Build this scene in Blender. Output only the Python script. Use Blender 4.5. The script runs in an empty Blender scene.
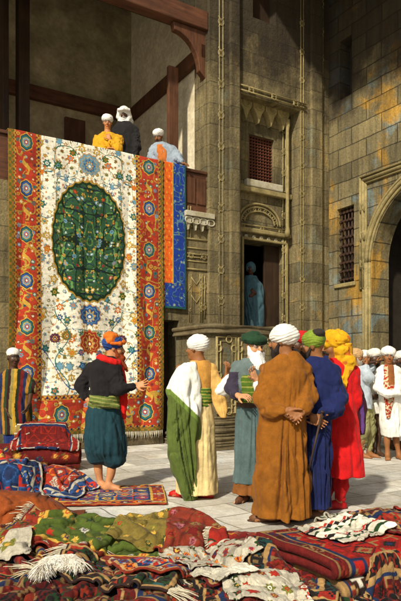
import bpy, math, random
import numpy as np
from mathutils import Matrix, Vector
R = math.radians
C = bpy.context.scene.collection
scene = bpy.context.scene
rng = np.random.default_rng(7)
random.seed(7)

# ------------------------------------------------------------------ camera, light, exposure
F, XC, HZ, CH = 594.0, 200.5, 375.0, 1.3          # focal length / centre / horizon in photo pixels, eye height in metres
cam_d = bpy.data.cameras.new('camera'); cam = bpy.data.objects.new('camera', cam_d); C.objects.link(cam)
cam.location = (0, 0, CH); cam.rotation_euler = (R(90), 0, 0)
cam_d.sensor_fit = 'HORIZONTAL'; cam_d.sensor_width = 36; cam_d.lens = 36 * F / 401
cam_d.shift_y = (HZ - 300.5) / 401; cam_d.clip_end = 500; cam_d.clip_start = .05
scene.camera = cam

SUN_EL = R(39); SUN_H = Vector((-.45, -.893, 0)).normalized()
sun_dir = Vector((SUN_H.x * math.cos(SUN_EL), SUN_H.y * math.cos(SUN_EL), math.sin(SUN_EL)))
world = bpy.data.worlds.new('World'); scene.world = world; world.use_nodes = True
nt = world.node_tree; nt.nodes.clear()
wo = nt.nodes.new('ShaderNodeOutputWorld'); bg = nt.nodes.new('ShaderNodeBackground'); sky = nt.nodes.new('ShaderNodeTexSky')
sky.sky_type = 'NISHITA'; sky.sun_disc = False; sky.sun_elevation = SUN_EL
sky.sun_rotation = math.atan2(SUN_H.x, SUN_H.y); sky.dust_density = 4.0; sky.ozone_density = .6; sky.air_density = 1.0
hs = nt.nodes.new('ShaderNodeHueSaturation'); hs.inputs['Saturation'].default_value = .45
nt.links.new(sky.outputs[0], hs.inputs['Color']); nt.links.new(hs.outputs[0], bg.inputs['Color'])
bg.inputs['Strength'].default_value = .065
nt.links.new(bg.outputs[0], wo.inputs[0])
sl = bpy.data.lights.new('sun', 'SUN'); sl.energy = 3.7; sl.angle = R(2.5); sl.color = (1, .93, .8)
so = bpy.data.objects.new('sun', sl); C.objects.link(so); so.rotation_euler = sun_dir.to_track_quat('Z', 'Y').to_euler(); so.location = (-10, -20, 30)
vs = scene.view_settings; vs.view_transform = 'Standard'; vs.look = 'None'; vs.exposure = .42; vs.gamma = 1; vs.use_curve_mapping = False
scene.cycles.max_bounces = 8; scene.cycles.diffuse_bounces = 5; scene.cycles.use_denoising = True
scene.cycles.use_adaptive_sampling = True

# ------------------------------------------------------------------ small helpers
def lin(h):
    h = h.lstrip('#'); v = [int(h[i:i + 2], 16) / 255 for i in (0, 2, 4)]
    return tuple(c / 12.92 if c <= .04045 else ((c + .055) / 1.055) ** 2.4 for c in v)
def tag(o, label=None, cat=None, group=None, kind=None):
    if label: o['label'] = label
    if cat: o['category'] = cat
    if group: o['group'] = group
    if kind: o['kind'] = kind
    return o
def empty(name, label, cat, loc=(0, 0, 0), group=None):
    o = bpy.data.objects.new(name, None); C.objects.link(o); o.location = loc; o.empty_display_size = .2
    return tag(o, label, cat, group)
def link(name, me, mat, parent=None, matrix=None, smooth=False):
    o = bpy.data.objects.new(name, me); C.objects.link(o)
    if mat is not None: me.materials.append(mat)
    if smooth and len(me.polygons): me.polygons.foreach_set('use_smooth', np.ones(len(me.polygons), bool))
    if parent is not None:
        o.parent = parent
        o.matrix_parent_inverse = Matrix.LocRotScale(parent.location, parent.rotation_euler, parent.scale).inverted()
    if matrix is not None: o.matrix_basis = matrix
    return o
def mesh_np(name, V, Q, col=None):
    V = np.ascontiguousarray(V, np.float32); Q = np.ascontiguousarray(Q, np.int32)
    me = bpy.data.meshes.new(name); k = Q.shape[1]
    me.vertices.add(len(V)); me.vertices.foreach_set('co', V.ravel())
    me.loops.add(Q.size); me.loops.foreach_set('vertex_index', Q.ravel())
    me.polygons.add(len(Q)); me.polygons.foreach_set('loop_start', np.arange(0, Q.size, k, dtype=np.int32))
    if col is not None:
        a = me.attributes.new('Col', 'FLOAT_COLOR', 'POINT'); cc = np.ones((len(V), 4), np.float32); cc[:, :3] = col
        a.data.foreach_set('color', cc.ravel())
    me.update(calc_edges=True); me.validate()
    return me
class MB:
    """collects boxes, tubes and prisms of one part"""
    def __init__(s): s.v = []; s.f = []
    def add(s, V, Fs):
        n = len(s.v); s.v += [tuple(float(c) for c in p) for p in V]; s.f += [tuple(n + i for i in f) for f in Fs]; return s
    def box(s, x0, x1, y0, y1, z0, z1):
        V = [(x, y, z) for z in (z0, z1) for y in (y0, y1) for x in (x0, x1)]
        return s.add(V, [(0, 2, 3, 1), (4, 5, 7, 6), (0, 1, 5, 4), (2, 6, 7, 3), (0, 4, 6, 2), (1, 3, 7, 5)])
    def tube(s, pts, r, n=8, closed=False, flat=1.0):
        P = np.array(pts, float); m = len(P); r = np.broadcast_to(np.array(r, float), (m,))
        T = np.roll(P, -1, 0) - np.roll(P, 1, 0) if closed else np.gradient(P, axis=0)
        T /= np.linalg.norm(T, axis=1, keepdims=True) + 1e-9
        ref = np.array((0, 1., 0)) if abs(T[:, 1]).max() < .95 else np.array((1., 0, 0))
        A = np.cross(T, ref); A /= np.linalg.norm(A, axis=1, keepdims=True) + 1e-9; B = np.cross(A, T)
        a = np.arange(n) * 2 * math.pi / n
        V = P[:, None] + r[:, None, None] * (np.cos(a)[None, :, None] * A[:, None] + flat * np.sin(a)[None, :, None] * B[:, None])
        Fs = []
        for i in range(m if closed else m - 1):
            j = (i + 1) % m
            for k in range(n): Fs.append((i * n + k, i * n + (k + 1) % n, j * n + (k + 1) % n, j * n + k))
        if not closed: Fs += [tuple(range(n)), tuple((m - 1) * n + k for k in reversed(range(n)))]
        return s.add(V.reshape(-1, 3), Fs)
    def prism(s, poly, y0, y1):                        # polygon in x,z extruded in y
        n = len(poly); V = [(x, y0, z) for x, z in poly] + [(x, y1, z) for x, z in poly]
        return s.add(V, [tuple(range(n)), tuple(range(2 * n - 1, n - 1, -1))] + [(i, i + n, (i + 1) % n + n, (i + 1) % n) for i in range(n)])
    def build(s, name, mat, parent=None, matrix=None, bevel=0, smooth=False):
        import bmesh
        me = bpy.data.meshes.new(name); me.from_pydata(s.v, [], s.f)
        bm = bmesh.new(); bm.from_mesh(me); bmesh.ops.recalc_face_normals(bm, faces=bm.faces); bm.to_mesh(me); bm.free()
        o = link(name, me, mat, parent, matrix, smooth)
        if bevel:
            b = o.modifiers.new('bevel', 'BEVEL'); b.width = bevel; b.segments = 2; b.limit_method = 'ANGLE'
        return o

# ------------------------------------------------------------------ materials
class NM:
    def __init__(s, name, rough=.85):
        s.m = bpy.data.materials.new(name); s.m.use_nodes = True; s.t = s.m.node_tree; s.n = s.t.nodes
        s.b = s.n['Principled BSDF']; s.b.inputs['Roughness'].default_value = rough
        s.b.inputs['Specular IOR Level'].default_value = .25
        s.tc = None
    def new(s, t, **kw):
        n = s.n.new('ShaderNode' + t)
        for k, v in kw.items(): setattr(n, k, v)
        return n
    def l(s, a, b): s.t.links.new(a, b)
    def coord(s):
        if not s.tc: s.tc = s.new('TexCoord')
        return s.tc.outputs['Object']
    def noise(s, scale, detail=4, rough=.6, vec=None, dist=0):
        n = s.new('TexNoise'); n.inputs['Scale'].default_value = scale; n.inputs['Detail'].default_value = detail
        n.inputs['Roughness'].default_value = rough; n.inputs['Distortion'].default_value = dist
        s.l(vec or s.coord(), n.inputs['Vector']); return n.outputs['Fac']
    def ramp(s, fac, stops):
        r = s.new('ValToRGB'); e = r.color_ramp.elements
        while len(e) < len(stops): e.new(.5)
        for x, (p, c) in zip(e, stops):
            x.position = p; x.color = (*c, 1) if not isinstance(c, (int, float)) else (c, c, c, 1)
        s.l(fac, r.inputs[0]); return r.outputs[0]
    def mix(s, fac, a, b, mode='MIX'):
        m = s.new('Mix', data_type='RGBA', blend_type=mode)
        for i, v in ((0, fac), (6, a), (7, b)):
            if isinstance(v, (int, float)): m.inputs[i].default_value = v
            elif isinstance(v, tuple): m.inputs[i].default_value = (*v, 1)
            else: s.l(v, m.inputs[i])
        return m.outputs[2]
    def math(s, op, a, b=0.0):
        m = s.new('Math', operation=op)
        for i, v in ((0, a), (1, b)):
            if isinstance(v, (int, float)): m.inputs[i].default_value = v
            else: s.l(v, m.inputs[i])
        return m.outputs[0]
    def bump(s, h, strength=.5, dist=.02, prev=None):
        b = s.new('Bump'); b.inputs['Strength'].default_value = strength; b.inputs['Distance'].default_value = dist
        s.l(h, b.inputs['Height'])
        if prev: s.l(prev, b.inputs['Normal'])
        return b.outputs[0]
    def out(s, col=None, normal=None):
        if col is not None:
            if isinstance(col, tuple): s.b.inputs['Base Color'].default_value = (*col, 1)
            else: s.l(col, s.b.inputs['Base Color'])
        if normal is not None: s.l(normal, s.b.inputs['Normal'])
        return s.m
def swiz(nm, order='xz', scale=1):
    sp = nm.new('SeparateXYZ'); nm.l(nm.coord(), sp.inputs[0]); cb = nm.new('CombineXYZ')
    nm.l(sp.outputs['XYZ'.index(order[0].upper())], cb.inputs[0]); nm.l(sp.outputs['XYZ'.index(order[1].upper())], cb.inputs[1])
    return cb.outputs[0]
def stone_mat(name, c1, c2, patch, bw=.75, bh=.36, mortar=.012, patch_lo=.5, order='xz', joint=.35, top_shade=None):
    m = NM(name, .9); v = swiz(m, order)
    wob = m.new('VectorMath', operation='ADD'); nz = m.new('TexNoise'); nz.inputs['Scale'].default_value = 2.2; m.l(m.coord(), nz.inputs['Vector'])
    sc = m.new('VectorMath', operation='SCALE'); sc.inputs['Scale'].default_value = .05; m.l(nz.outputs['Color'], sc.inputs[0])
    m.l(v, wob.inputs[0]); m.l(sc.outputs[0], wob.inputs[1])
    br = m.new('TexBrick'); br.offset = .5
    for k, val in (('Scale', 1), ('Mortar Size', mortar), ('Mortar Smooth', .4), ('Bias', 0), ('Brick Width', bw), ('Row Height', bh)): br.inputs[k].default_value = val
    br.inputs['Color1'].default_value = (.62, .62, .62, 1); br.inputs['Color2'].default_value = (1.15, 1.12, 1.05, 1); br.inputs['Mortar'].default_value = (joint, joint, joint, 1)
    m.l(wob.outputs[0], br.inputs['Vector'])
    base = m.mix(m.ramp(m.noise(1.1, 5, .65), [(.35, 0.), (.65, 1.)]), c1, c2)
    lo = patch_lo
    for i, (pc, sc_, lo_) in enumerate(patch):
        base = m.mix(m.ramp(m.noise(sc_, 5, .6, dist=.6), [(lo_, 0.), (lo_ + .07, 1.)]), base, pc)
    base = m.mix(1.0, base, br.outputs['Color'], 'MULTIPLY')
    fine = m.ramp(m.noise(26, 6, .75), [(.3, .55), (.62, 1.25)])
    base = m.mix(.8, base, fine, 'MULTIPLY')
    streak = m.new('Mapping'); streak.inputs['Scale'].default_value = (5, 5, .5); m.l(m.coord(), streak.inputs[0])
    base = m.mix(.7, base, m.ramp(m.noise(1.6, 4, .6, streak.outputs[0]), [(.34, .42), (.6, 1.15)]), 'MULTIPLY')
    if top_shade:  # shade painted into the stone colour, darkening the wall above this height
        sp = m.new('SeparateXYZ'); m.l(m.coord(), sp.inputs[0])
        hgt = m.math('ADD', m.math('MULTIPLY', m.math('SUBTRACT', sp.outputs[2], top_shade), .5), m.math('MULTIPLY', m.math('SUBTRACT', m.noise(1.2, 6, .7), .5), 1.9))
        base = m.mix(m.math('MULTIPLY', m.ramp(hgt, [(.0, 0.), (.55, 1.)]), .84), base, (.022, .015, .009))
    h = m.math('ADD', m.math('MULTIPLY', br.outputs['Fac'], -.9), m.noise(14, 8, .7))
    return m.out(base, m.bump(h, .9, .03))
def plain_mat(name, c1, c2, scale=6, rough=.85, bump=.4, bd=.01, lo=.35, hi=.65, fine=.6):
    m = NM(name, rough)
    base = m.mix(m.ramp(m.noise(scale, 6, .65), [(lo, 0.), (hi, 1.)]), c1, c2)
    base = m.mix(fine, base, m.ramp(m.noise(scale * 6, 6, .7), [(.3, .55), (.65, 1.2)]), 'MULTIPLY')
    return m.out(base, m.bump(m.noise(scale * 5, 8, .7), bump, bd))
def wood_mat(name, c1, c2, axis=2, sc=9, rough=.6):
    m = NM(name, rough); mp = m.new('Mapping'); s = [sc, sc, sc]; s[axis] = sc * .07; mp.inputs['Scale'].default_value = s; m.l(m.coord(), mp.inputs[0])
    g = m.noise(1.6, 7, .7, mp.outputs[0], .8)
    base = m.mix(m.ramp(g, [(.3, 0.), (.7, 1.)]), c1, c2)
    base = m.mix(.6, base, m.ramp(m.noise(3, 5, .6), [(.3, .5), (.65, 1.2)]), 'MULTIPLY')
    return m.out(base, m.bump(g, .5, .006))
def cloth_mat(name, rough=.9, weave=260, wb=.25, sheen=.15, var=.35, nscale=14, crease=0):
    """colour comes from the mesh's own dye attribute; weave and wear are procedural"""
    m = NM(name, rough); a = m.new('Attribute'); a.attribute_name = 'Col'
    col = m.mix(var, a.outputs['Color'], m.ramp(m.noise(nscale, 6, .7), [(.3, .5), (.66, 1.3)]), 'MULTIPLY')
    col = m.mix(.25, col, m.ramp(m.noise(weave * .6, 2, .5), [(.3, .5), (.65, 1.25)]), 'MULTIPLY')
    col = m.mix(.5, col, m.ramp(m.noise(3.1, 5, .65), [(.32, .62), (.64, 1.12)]), 'MULTIPLY')
    m.b.inputs['Sheen Weight'].default_value = sheen; m.b.inputs['Sheen Roughness'].default_value = .4
    b1 = m.bump(m.noise(weave, 2, .5), wb, .004)
    if crease:                                                        # small sharp creases running mostly down the cloth
        mp = m.new('Mapping'); mp.inputs['Scale'].default_value = (1, 1, .38); mp.inputs['Rotation'].default_value = (.25, .3, 0); m.l(m.coord(), mp.inputs[0])
        for sc_, st_ in ((5.5, crease), (13, crease * .6)):
            rn = m.new('TexNoise'); rn.inputs['Scale'].default_value = sc_; rn.inputs['Detail'].default_value = 2; rn.inputs['Distortion'].default_value = .7; m.l(mp.outputs[0], rn.inputs['Vector'])
            b1 = m.bump(m.math('ABSOLUTE', m.math('SUBTRACT', rn.outputs['Fac'], .5)), st_, .12, b1)
    return m.out(col, m.bump(m.noise(nscale * 1.3, 5, .6), .35, .012, b1))
M = {}
M['facade'] = stone_mat('weathered_stone', (.25, .20, .095), (.14, .112, .058), [((.30, .20, .065), .9, .61), ((.20, .19, .12), 1.3, .60)], 1.0, .42, .008, joint=.55, top_shade=7.0)
M['side'] = stone_mat('patched_stone', (.25, .20, .095), (.155, .13, .07), [((.19, .225, .20), 1.1, .54), ((.42, .245, .05), .8, .522)], .82, .37, .013, joint=.33, top_shade=6.7)
M['carved'] = plain_mat('carved_stone', (.34, .265, .11), (.20, .16, .065), 5, .85, .5, .012)
M['pale'] = plain_mat('pale_limestone', (.50, .46, .34), (.36, .31, .18), 6, .85, .5, .012)
M['step'] = plain_mat('worn_step_stone', (.17, .13, .065), (.085, .066, .034), 5, .8, .5, .015)
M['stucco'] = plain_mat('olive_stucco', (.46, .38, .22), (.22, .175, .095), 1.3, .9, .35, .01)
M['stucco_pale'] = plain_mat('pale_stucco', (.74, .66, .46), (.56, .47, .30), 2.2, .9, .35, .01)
M['timber'] = wood_mat('red_brown_timber', (.15, .058, .026), (.05, .022, .012), 0)
M['timber_v'] = wood_mat('red_brown_timber_upright', (.15, .06, .026), (.05, .022, .012), 2)
M['dark_wood'] = wood_mat('dark_old_wood', (.055, .03, .015), (.025, .014, .008), 2)
M['iron'] = plain_mat('rusty_iron', (.07, .035, .02), (.035, .02, .014), 12, .6)
M['void'] = plain_mat('near_black_plaster', (.035, .026, .018), (.02, .015, .01), 3, .95)  # near-black finish for window backs and passage walls
M['lattice'] = wood_mat('shutter_wood', (.16, .05, .025), (.07, .022, .012), 2)

# ------------------------------------------------------------------ wall frames and pixel rays
U = Vector((.855, .518, 0)).normalized(); Vn = Vector((-U.y, U.x, 0)); W0 = Vector((-1.38, 10.9, 0))
FL = Matrix((( U.x, Vn.x, 0, W0.x), (U.y, Vn.y, 0, W0.y), (0, 0, 1, 0), (0, 0, 0, 1)))
def ray(px, py): return Vector(((px - XC) / F, 1.0, (HZ - py) / F))
def on_left(px, py, n=0.0):                    # photo ray meets the facade plane set back by n -> (t, z)
    r = ray(px, py); d = r.x * Vn.x + r.y * Vn.y
    s = (n + W0.dot(Vn)) / d; p = r * s + Vector((0, 0, CH))
    return (p - W0).dot(U), p.z
def T(px, n=0.0): return on_left(px, HZ, n)[0]
def Z(px, py, n=0.0): return on_left(px, py, n)[1]
TC = T(326); CORNER = W0 + U * TC
U2 = Vector((U.y, -U.x, 0)); V2 = Vector((U.x, U.y, 0))
FR = Matrix(((U2.x, V2.x, 0, CORNER.x), (U2.y, V2.y, 0, CORNER.y), (0, 0, 1, 0), (0, 0, 0, 1)))
def on_right(px, py, n=0.0):
    r = ray(px, py); d = r.x * V2.x + r.y * V2.y
    s = (n + CORNER.dot(V2)) / d; p = r * s + Vector((0, 0, CH))
    return (p - CORNER).dot(U2), p.z
def S(px, n=0.0): return on_right(px, HZ, n)[0]
def ZR(px, py, n=0.0): return on_right(px, py, n)[1]
def ground(px, py):
    Y = F * CH / (py - HZ); return (px - XC) / F * Y, Y
# ------------------------------------------------------------------ ground
def paving():
    m = NM('stone_paving', .75)
    mp = m.new('Mapping'); mp.inputs['Rotation'].default_value = (0, 0, -math.atan2(U.y, U.x)); m.l(m.coord(), mp.inputs[0])
    nz = m.new('TexNoise'); nz.inputs['Scale'].default_value = 1.5; m.l(m.coord(), nz.inputs['Vector'])
    sc = m.new('VectorMath', operation='SCALE'); sc.inputs['Scale'].default_value = .10; m.l(nz.outputs['Color'], sc.inputs[0])
    wob = m.new('VectorMath', operation='ADD'); m.l(mp.outputs[0], wob.inputs[0]); m.l(sc.outputs[0], wob.inputs[1])
    br = m.new('TexBrick'); br.offset = .43
    for k, val in (('Scale', 1), ('Mortar Size', .011), ('Mortar Smooth', .5), ('Bias', -.2), ('Brick Width', .74), ('Row Height', .46)): br.inputs[k].default_value = val
    br.inputs['Color1'].default_value = (.62, .61, .58, 1); br.inputs['Color2'].default_value = (1.10, 1.07, 1.0, 1); br.inputs['Mortar'].default_value = (.46, .42, .34, 1)
    m.l(wob.outputs[0], br.inputs['Vector'])
    base = m.mix(m.ramp(m.noise(1.3, 6, .65), [(.38, 0.), (.62, 1.)]), (.78, .765, .70), (.62, .59, .51))
    base = m.mix(m.ramp(m.noise(.9, 6, .7, dist=.5), [(.52, 0.), (.68, 1.)]), base, (.66, .69, .70))
    base = m.mix(1.0, base, br.outputs['Color'], 'MULTIPLY')
    base = m.mix(m.ramp(m.noise(.55, 6, .7, dist=.8), [(.48, 0.), (.66, .7)]), base, (.36, .31, .22))
    base = m.mix(m.ramp(m.noise(3.4, 6, .75, dist=.4), [(.60, 0.), (.70, .55)]), base, (.24, .21, .15))
    base = m.mix(.75, base, m.ramp(m.noise(9, 7, .75), [(.3, .62), (.62, 1.12)]), 'MULTIPLY')
    base = m.mix(.8, base, m.ramp(m.noise(60, 4, .7), [(.28, .6), (.5, 1.06)]), 'MULTIPLY')
    h = m.math('ADD', m.math('MULTIPLY', br.outputs['Fac'], -1.0), m.math('MULTIPLY', m.noise(7, 8, .7), .9))
    return m.out(base, m.bump(h, .7, .02))
g = MB().add([(-60, -60, 0), (60, -60, 0), (60, 60, 0), (-60, 60, 0)], [(0, 1, 2, 3)]).build('ground', paving()); tag(g, kind='structure')

# ------------------------------------------------------------------ wall sheet with rectangular openings
def wall_sheet(x0, x1, z0, z1, holes, n0, depth, name, mat, parent, frame):
    """front sheet at n0 with reveals of the given depth round every hole (hx0,hx1,hz0,hz1), closed at the back"""
    xs = sorted({x0, x1, *[h[0] for h in holes], *[h[1] for h in holes]}); zs = sorted({z0, z1, *[h[2] for h in holes], *[h[3] for h in holes]})
    xs = [x for x in xs if x0 <= x <= x1]; zs = [z for z in zs if z0 <= z <= z1]
    inside = lambda x, z: any(h[0] < x < h[1] and h[2] < z < h[3] for h in holes)
    mb = MB(); nx, nz = len(xs), len(zs)
    V = [(x, n, z) for n in (n0, n0 + depth) for z in zs for x in xs]; idx = lambda i, j, b: b * nx * nz + j * nx + i
    solid = [[not inside((xs[i] + xs[i + 1]) / 2, (zs[j] + zs[j + 1]) / 2) for i in range(nx - 1)] for j in range(nz - 1)]
    Fs = []; g_ = lambda i, j: 0 <= i < nx - 1 and 0 <= j < nz - 1 and solid[j][i]
    for j in range(nz - 1):
        for i in range(nx - 1):
            if not solid[j][i]: continue
            Fs.append((idx(i, j, 0), idx(i + 1, j, 0), idx(i + 1, j + 1, 0), idx(i, j + 1, 0)))
            Fs.append((idx(i, j, 1), idx(i, j + 1, 1), idx(i + 1, j + 1, 1), idx(i + 1, j, 1)))
            if not g_(i - 1, j): Fs.append((idx(i, j, 0), idx(i, j + 1, 0), idx(i, j + 1, 1), idx(i, j, 1)))
            if not g_(i + 1, j): Fs.append((idx(i + 1, j, 0), idx(i + 1, j, 1), idx(i + 1, j + 1, 1), idx(i + 1, j + 1, 0)))
            if not g_(i, j - 1): Fs.append((idx(i, j, 0), idx(i, j, 1), idx(i + 1, j, 1), idx(i + 1, j, 0)))
            if not g_(i, j + 1): Fs.append((idx(i, j + 1, 0), idx(i + 1, j + 1, 0), idx(i + 1, j + 1, 1), idx(i, j + 1, 1)))
    mb.add(V, Fs)
    return mb.build(name, mat, parent, frame)
def knot_band(mb, p0, p1, w=.05, r=.011, step=.55, y=-.02, knots=True, ks=1.0):
    """two parallel roll mouldings tied by small loops, in the wall's x,z plane"""
    p0 = np.array(p0, float); p1 = np.array(p1, float); d = p1 - p0; L = np.hypot(*d); d /= L; nn = np.array((-d[1], d[0]))
    P = lambda s, o: (p0[0] + d[0] * s + nn[0] * o, y, p0[1] + d[1] * s + nn[1] * o)
    n = max(1, int(round(L / step)))
    for o in (-w / 2, w / 2): mb.tube([P(0, o), P(L, o)], r, 6)
    if knots:
        for i in range(n):
            s = (i + .5) * L / n; k = w * .95 * ks
            mb.tube([P(s + k * .62 * math.cos(a), k * .62 * math.sin(a)) for a in np.linspace(0, 2 * math.pi, 14, endpoint=False)], r * .9, 6, True)
            for sg in (-1, 1):
                mb.tube([P(s - k, -sg * w * .55 * ks), P(s - k * .3, 0), P(s + k * .3, 0), P(s + k, sg * w * .55 * ks)][::1], r * .9, 6)
    return mb

TOP = 10.6
# ------------------------------------------------------------------ loggia house (left)
t_l, t_r = T(0) - 5.5, T(207)
z_fl, z_par, z_lin = 4.52, 5.27, 8.30
house = empty('balcony_house', 'stone and timber house with open upper loggia behind the hanging carpet', 'house', FL @ Vector((T(100), 0, 0)))
recess = (T(163), T(179), 0, Z(170, 320))
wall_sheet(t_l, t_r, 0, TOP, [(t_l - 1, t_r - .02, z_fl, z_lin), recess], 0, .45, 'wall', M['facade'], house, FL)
MB().box(recess[0] - .05, recess[1] + .05, .46, .52, 0, recess[3] + .05).build('blind_door', M['dark_wood'], house, FL)
D = 3.6
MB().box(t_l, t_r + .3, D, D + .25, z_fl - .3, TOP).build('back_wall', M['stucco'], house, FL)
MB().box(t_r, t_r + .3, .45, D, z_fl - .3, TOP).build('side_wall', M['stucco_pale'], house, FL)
MB().box(t_l, t_r + .3, .46, D, z_fl - .25, z_fl).build('loggia_floor', M['timber'], house, FL)
MB().box(t_l, t_r + .3, .46, D, TOP - .2, TOP - .05).build('loggia_ceiling', M['dark_wood'], house, FL)
zb = 7.55
MB().box(t_l, t_r - .14, D - .16, D - .004, zb + .04, zb + .34).build('beam', M['timber'], house, FL, .015)
MB().box(t_r - .13, t_r - .003, .02, D - .02, zb + .04, zb + .33).build('beam', M['timber_v'], house, FL, .015)
MB().box(t_l, t_r - .003, -.05, .2, z_lin - .16, z_lin + .20).build('lintel', M['timber'], house, FL, .015)
# curved brace from the lintel to the beam, upright posts, parapet, door
mb = MB(); a = np.linspace(0, math.pi / 2, 9)
o_ = [(t_r - .01, zb + .3)] + [(t_r - .62 + .62 * math.cos(x) - .01, zb + .3 + (z_lin - zb - .3 - .15) * math.sin(x) * 1.0) for x in a[1:]][::1]
mb.prism([(t_r - .012, zb - .35), (t_r - .012, z_lin - .17), (t_r - .75, z_lin - .17)] + [(t_r - .72 + .56 * math.sin(x), z_lin - .32 - (z_lin - zb - .1) * (1 - math.cos(x))) for x in a], .02, .16)
mb.build('brace', M['timber_v'], house, FL, .012)
MB().box(T(168, .6), T(177.5, .6), .56, .66, z_fl, zb + .02).build('post', M['timber_v'], house, FL, .01)
MB().box(T(19, 2.2), T(30, 2.2), 2.2, 2.5, z_fl, TOP - .21).build('post', M['dark_wood'], house, FL, .015)
MB().box(T(3, 2.2), T(9, 2.2), 2.2, 2.5, z_fl, TOP - .21).build('post', M['dark_wood'], house, FL, .015)
MB().box(t_l, t_r - .01, .004, .10, z_fl - .02, z_par).box(t_l, t_r - .01, -.03, .14, z_par + .002, z_par + .06).build('parapet', M['timber'], house, FL, .008)
mb = MB()
for px0, px1 in ((186, 195), (197, 205.5)):
    mb.box(T(px0), T(px1), -.016, .003, z_fl + .14, z_par - .1)
mb.build('parapet_panel', M['timber_v'], house, FL, .006)
dr = MB().box(T(64, D), T(84, D), D - .10, D - .004, z_fl, Z(74, 120, D)).build('inner_door', M['timber_v'], house, FL, .01)
# corbel frieze with scalloped drops under the parapet
mb = MB(); c0, c1 = T(183), t_r + .10; zt = z_fl - .04
mb.box(c0, c1, -.14, -.003, zt - .10, zt)
for i in range(4):
    w = (c1 - c0) / 4; x0 = c0 + i * w
    mb.prism([(x0 + .01, zt - .104), (x0 + w - .01, zt - .104), (x0 + w - .03, zt - .2), (x0 + w * .62, zt - .27), (x0 + w * .5, zt - .36), (x0 + w * .38, zt - .27), (x0 + .03, zt - .2)], -.10, -.004)
    mb.tube([(x0 + w * .5 + .09 * math.cos(q), -.108, zt - .18 + .06 * math.sin(q)) for q in np.linspace(0, 2 * math.pi, 14, endpoint=False)], .014, 6, True)
mb.build('corbel_frieze', M['pale'], house, FL, .006)
mb = MB()
for py in (240, 249, 262, 270): mb.tube([(T(184), -.005, Z(200, py)), (t_r + .16, -.005, Z(200, py))], .02 if py in (240, 270) else .013, 6)
for px in (190, 201): knot_band(mb, (T(px), Z(px, 322)), (T(px), Z(px, 274)), .045, .010, .42, -.005)
for px, py in ((196, 282), (196, 300), (186, 290)):
    x, z = T(px), Z(px, py); mb.tube([(x - .12, -.006, z + .1), (x, -.006, z - .06), (x + .12, -.006, z + .1)], .012, 6)
for py in (330, 345, 372): mb.tube([(T(181), -.005, Z(190, py)), (t_r + .16, -.005, Z(190, py))], .016, 6)
knot_band(mb, (T(193), Z(193, 425)), (T(193), Z(193, 350)), .05, .011, .4, -.005)
mb.build('relief_moulding', M['carved'], house, FL, 0, True)
mb = MB()
for px_, pya, pyb in ((189, 238, 206), (213, 318, 215), (213, 420, 335), (203, 318, 276)): knot_band(mb, (T(px_), Z(px_, pya)), (T(px_), Z(px_, pyb)), .06, .013, .42, -.012, ks=1.6)
for py_ in (256, 340): knot_band(mb, (T(184), Z(196, py_)), (T(210), Z(196, py_)), .06, .013, .36, -.012, ks=1.5)
mb.build('carved_frame', M['carved'], house, FL, 0, True)
MB().box(t_l, T(162), -.07, -.002, 0, .16).build('plinth', M['step'], house, FL, .02)

# ------------------------------------------------------------------ entrance bay (middle)
bay = empty('entrance_tower', 'carved olive stone entrance bay with shuttered window over a dark doorway', 'building', FL @ Vector((T(262), 0, 0)))
b0, b1 = T(238), T(297); NR = .26
win = (T(249, NR), T(274, NR), Z(262, 183, NR), Z(262, 137, NR)); dth = 2.2
door = (T(243, NR), T(285, NR), dth, Z(262, 242, NR)); niche = (T(250), T(273), Z(262, 24), TOP - .3)
zc = Z(268, 104)                                 # underside of the cornice over the recess
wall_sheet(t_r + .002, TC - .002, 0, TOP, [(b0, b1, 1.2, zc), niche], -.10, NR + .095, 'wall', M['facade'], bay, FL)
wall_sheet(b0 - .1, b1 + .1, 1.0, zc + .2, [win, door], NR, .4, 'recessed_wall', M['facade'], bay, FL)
MB().box(niche[0], niche[1], .12, .18, niche[2], niche[3]).build('niche_shutter', M['dark_wood'], bay, FL)
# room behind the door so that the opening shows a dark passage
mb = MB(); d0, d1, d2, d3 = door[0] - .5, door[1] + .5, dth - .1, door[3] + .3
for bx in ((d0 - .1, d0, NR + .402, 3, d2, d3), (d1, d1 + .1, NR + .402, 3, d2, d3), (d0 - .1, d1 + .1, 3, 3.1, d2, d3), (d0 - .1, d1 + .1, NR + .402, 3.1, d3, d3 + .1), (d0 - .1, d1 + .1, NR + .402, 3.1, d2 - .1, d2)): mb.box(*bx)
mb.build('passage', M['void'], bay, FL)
MB().box(door[0], door[1] - .004, NR + .02, NR + .4, dth - .0, dth + .02).build('threshold', M['step'], bay, FL)
leaf = MB().box(door[1] - .42, door[1] - .004, NR + .2, NR + .26, dth + .024, door[3] - .004).build('door_leaf', M['dark_wood'], bay, FL, .008)
fr = MB(); w = .055
for bx in ((door[0] - w, door[0], NR - .05, NR - .002, dth, door[3] + w), (door[1], door[1] + w, NR - .05, NR - .002, dth, door[3] + w), (door[0], door[1], NR - .05, NR - .002, door[3], door[3] + w)): fr.box(*bx)
fr.build('door_surround', M['carved'], bay, FL, .015)
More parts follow.
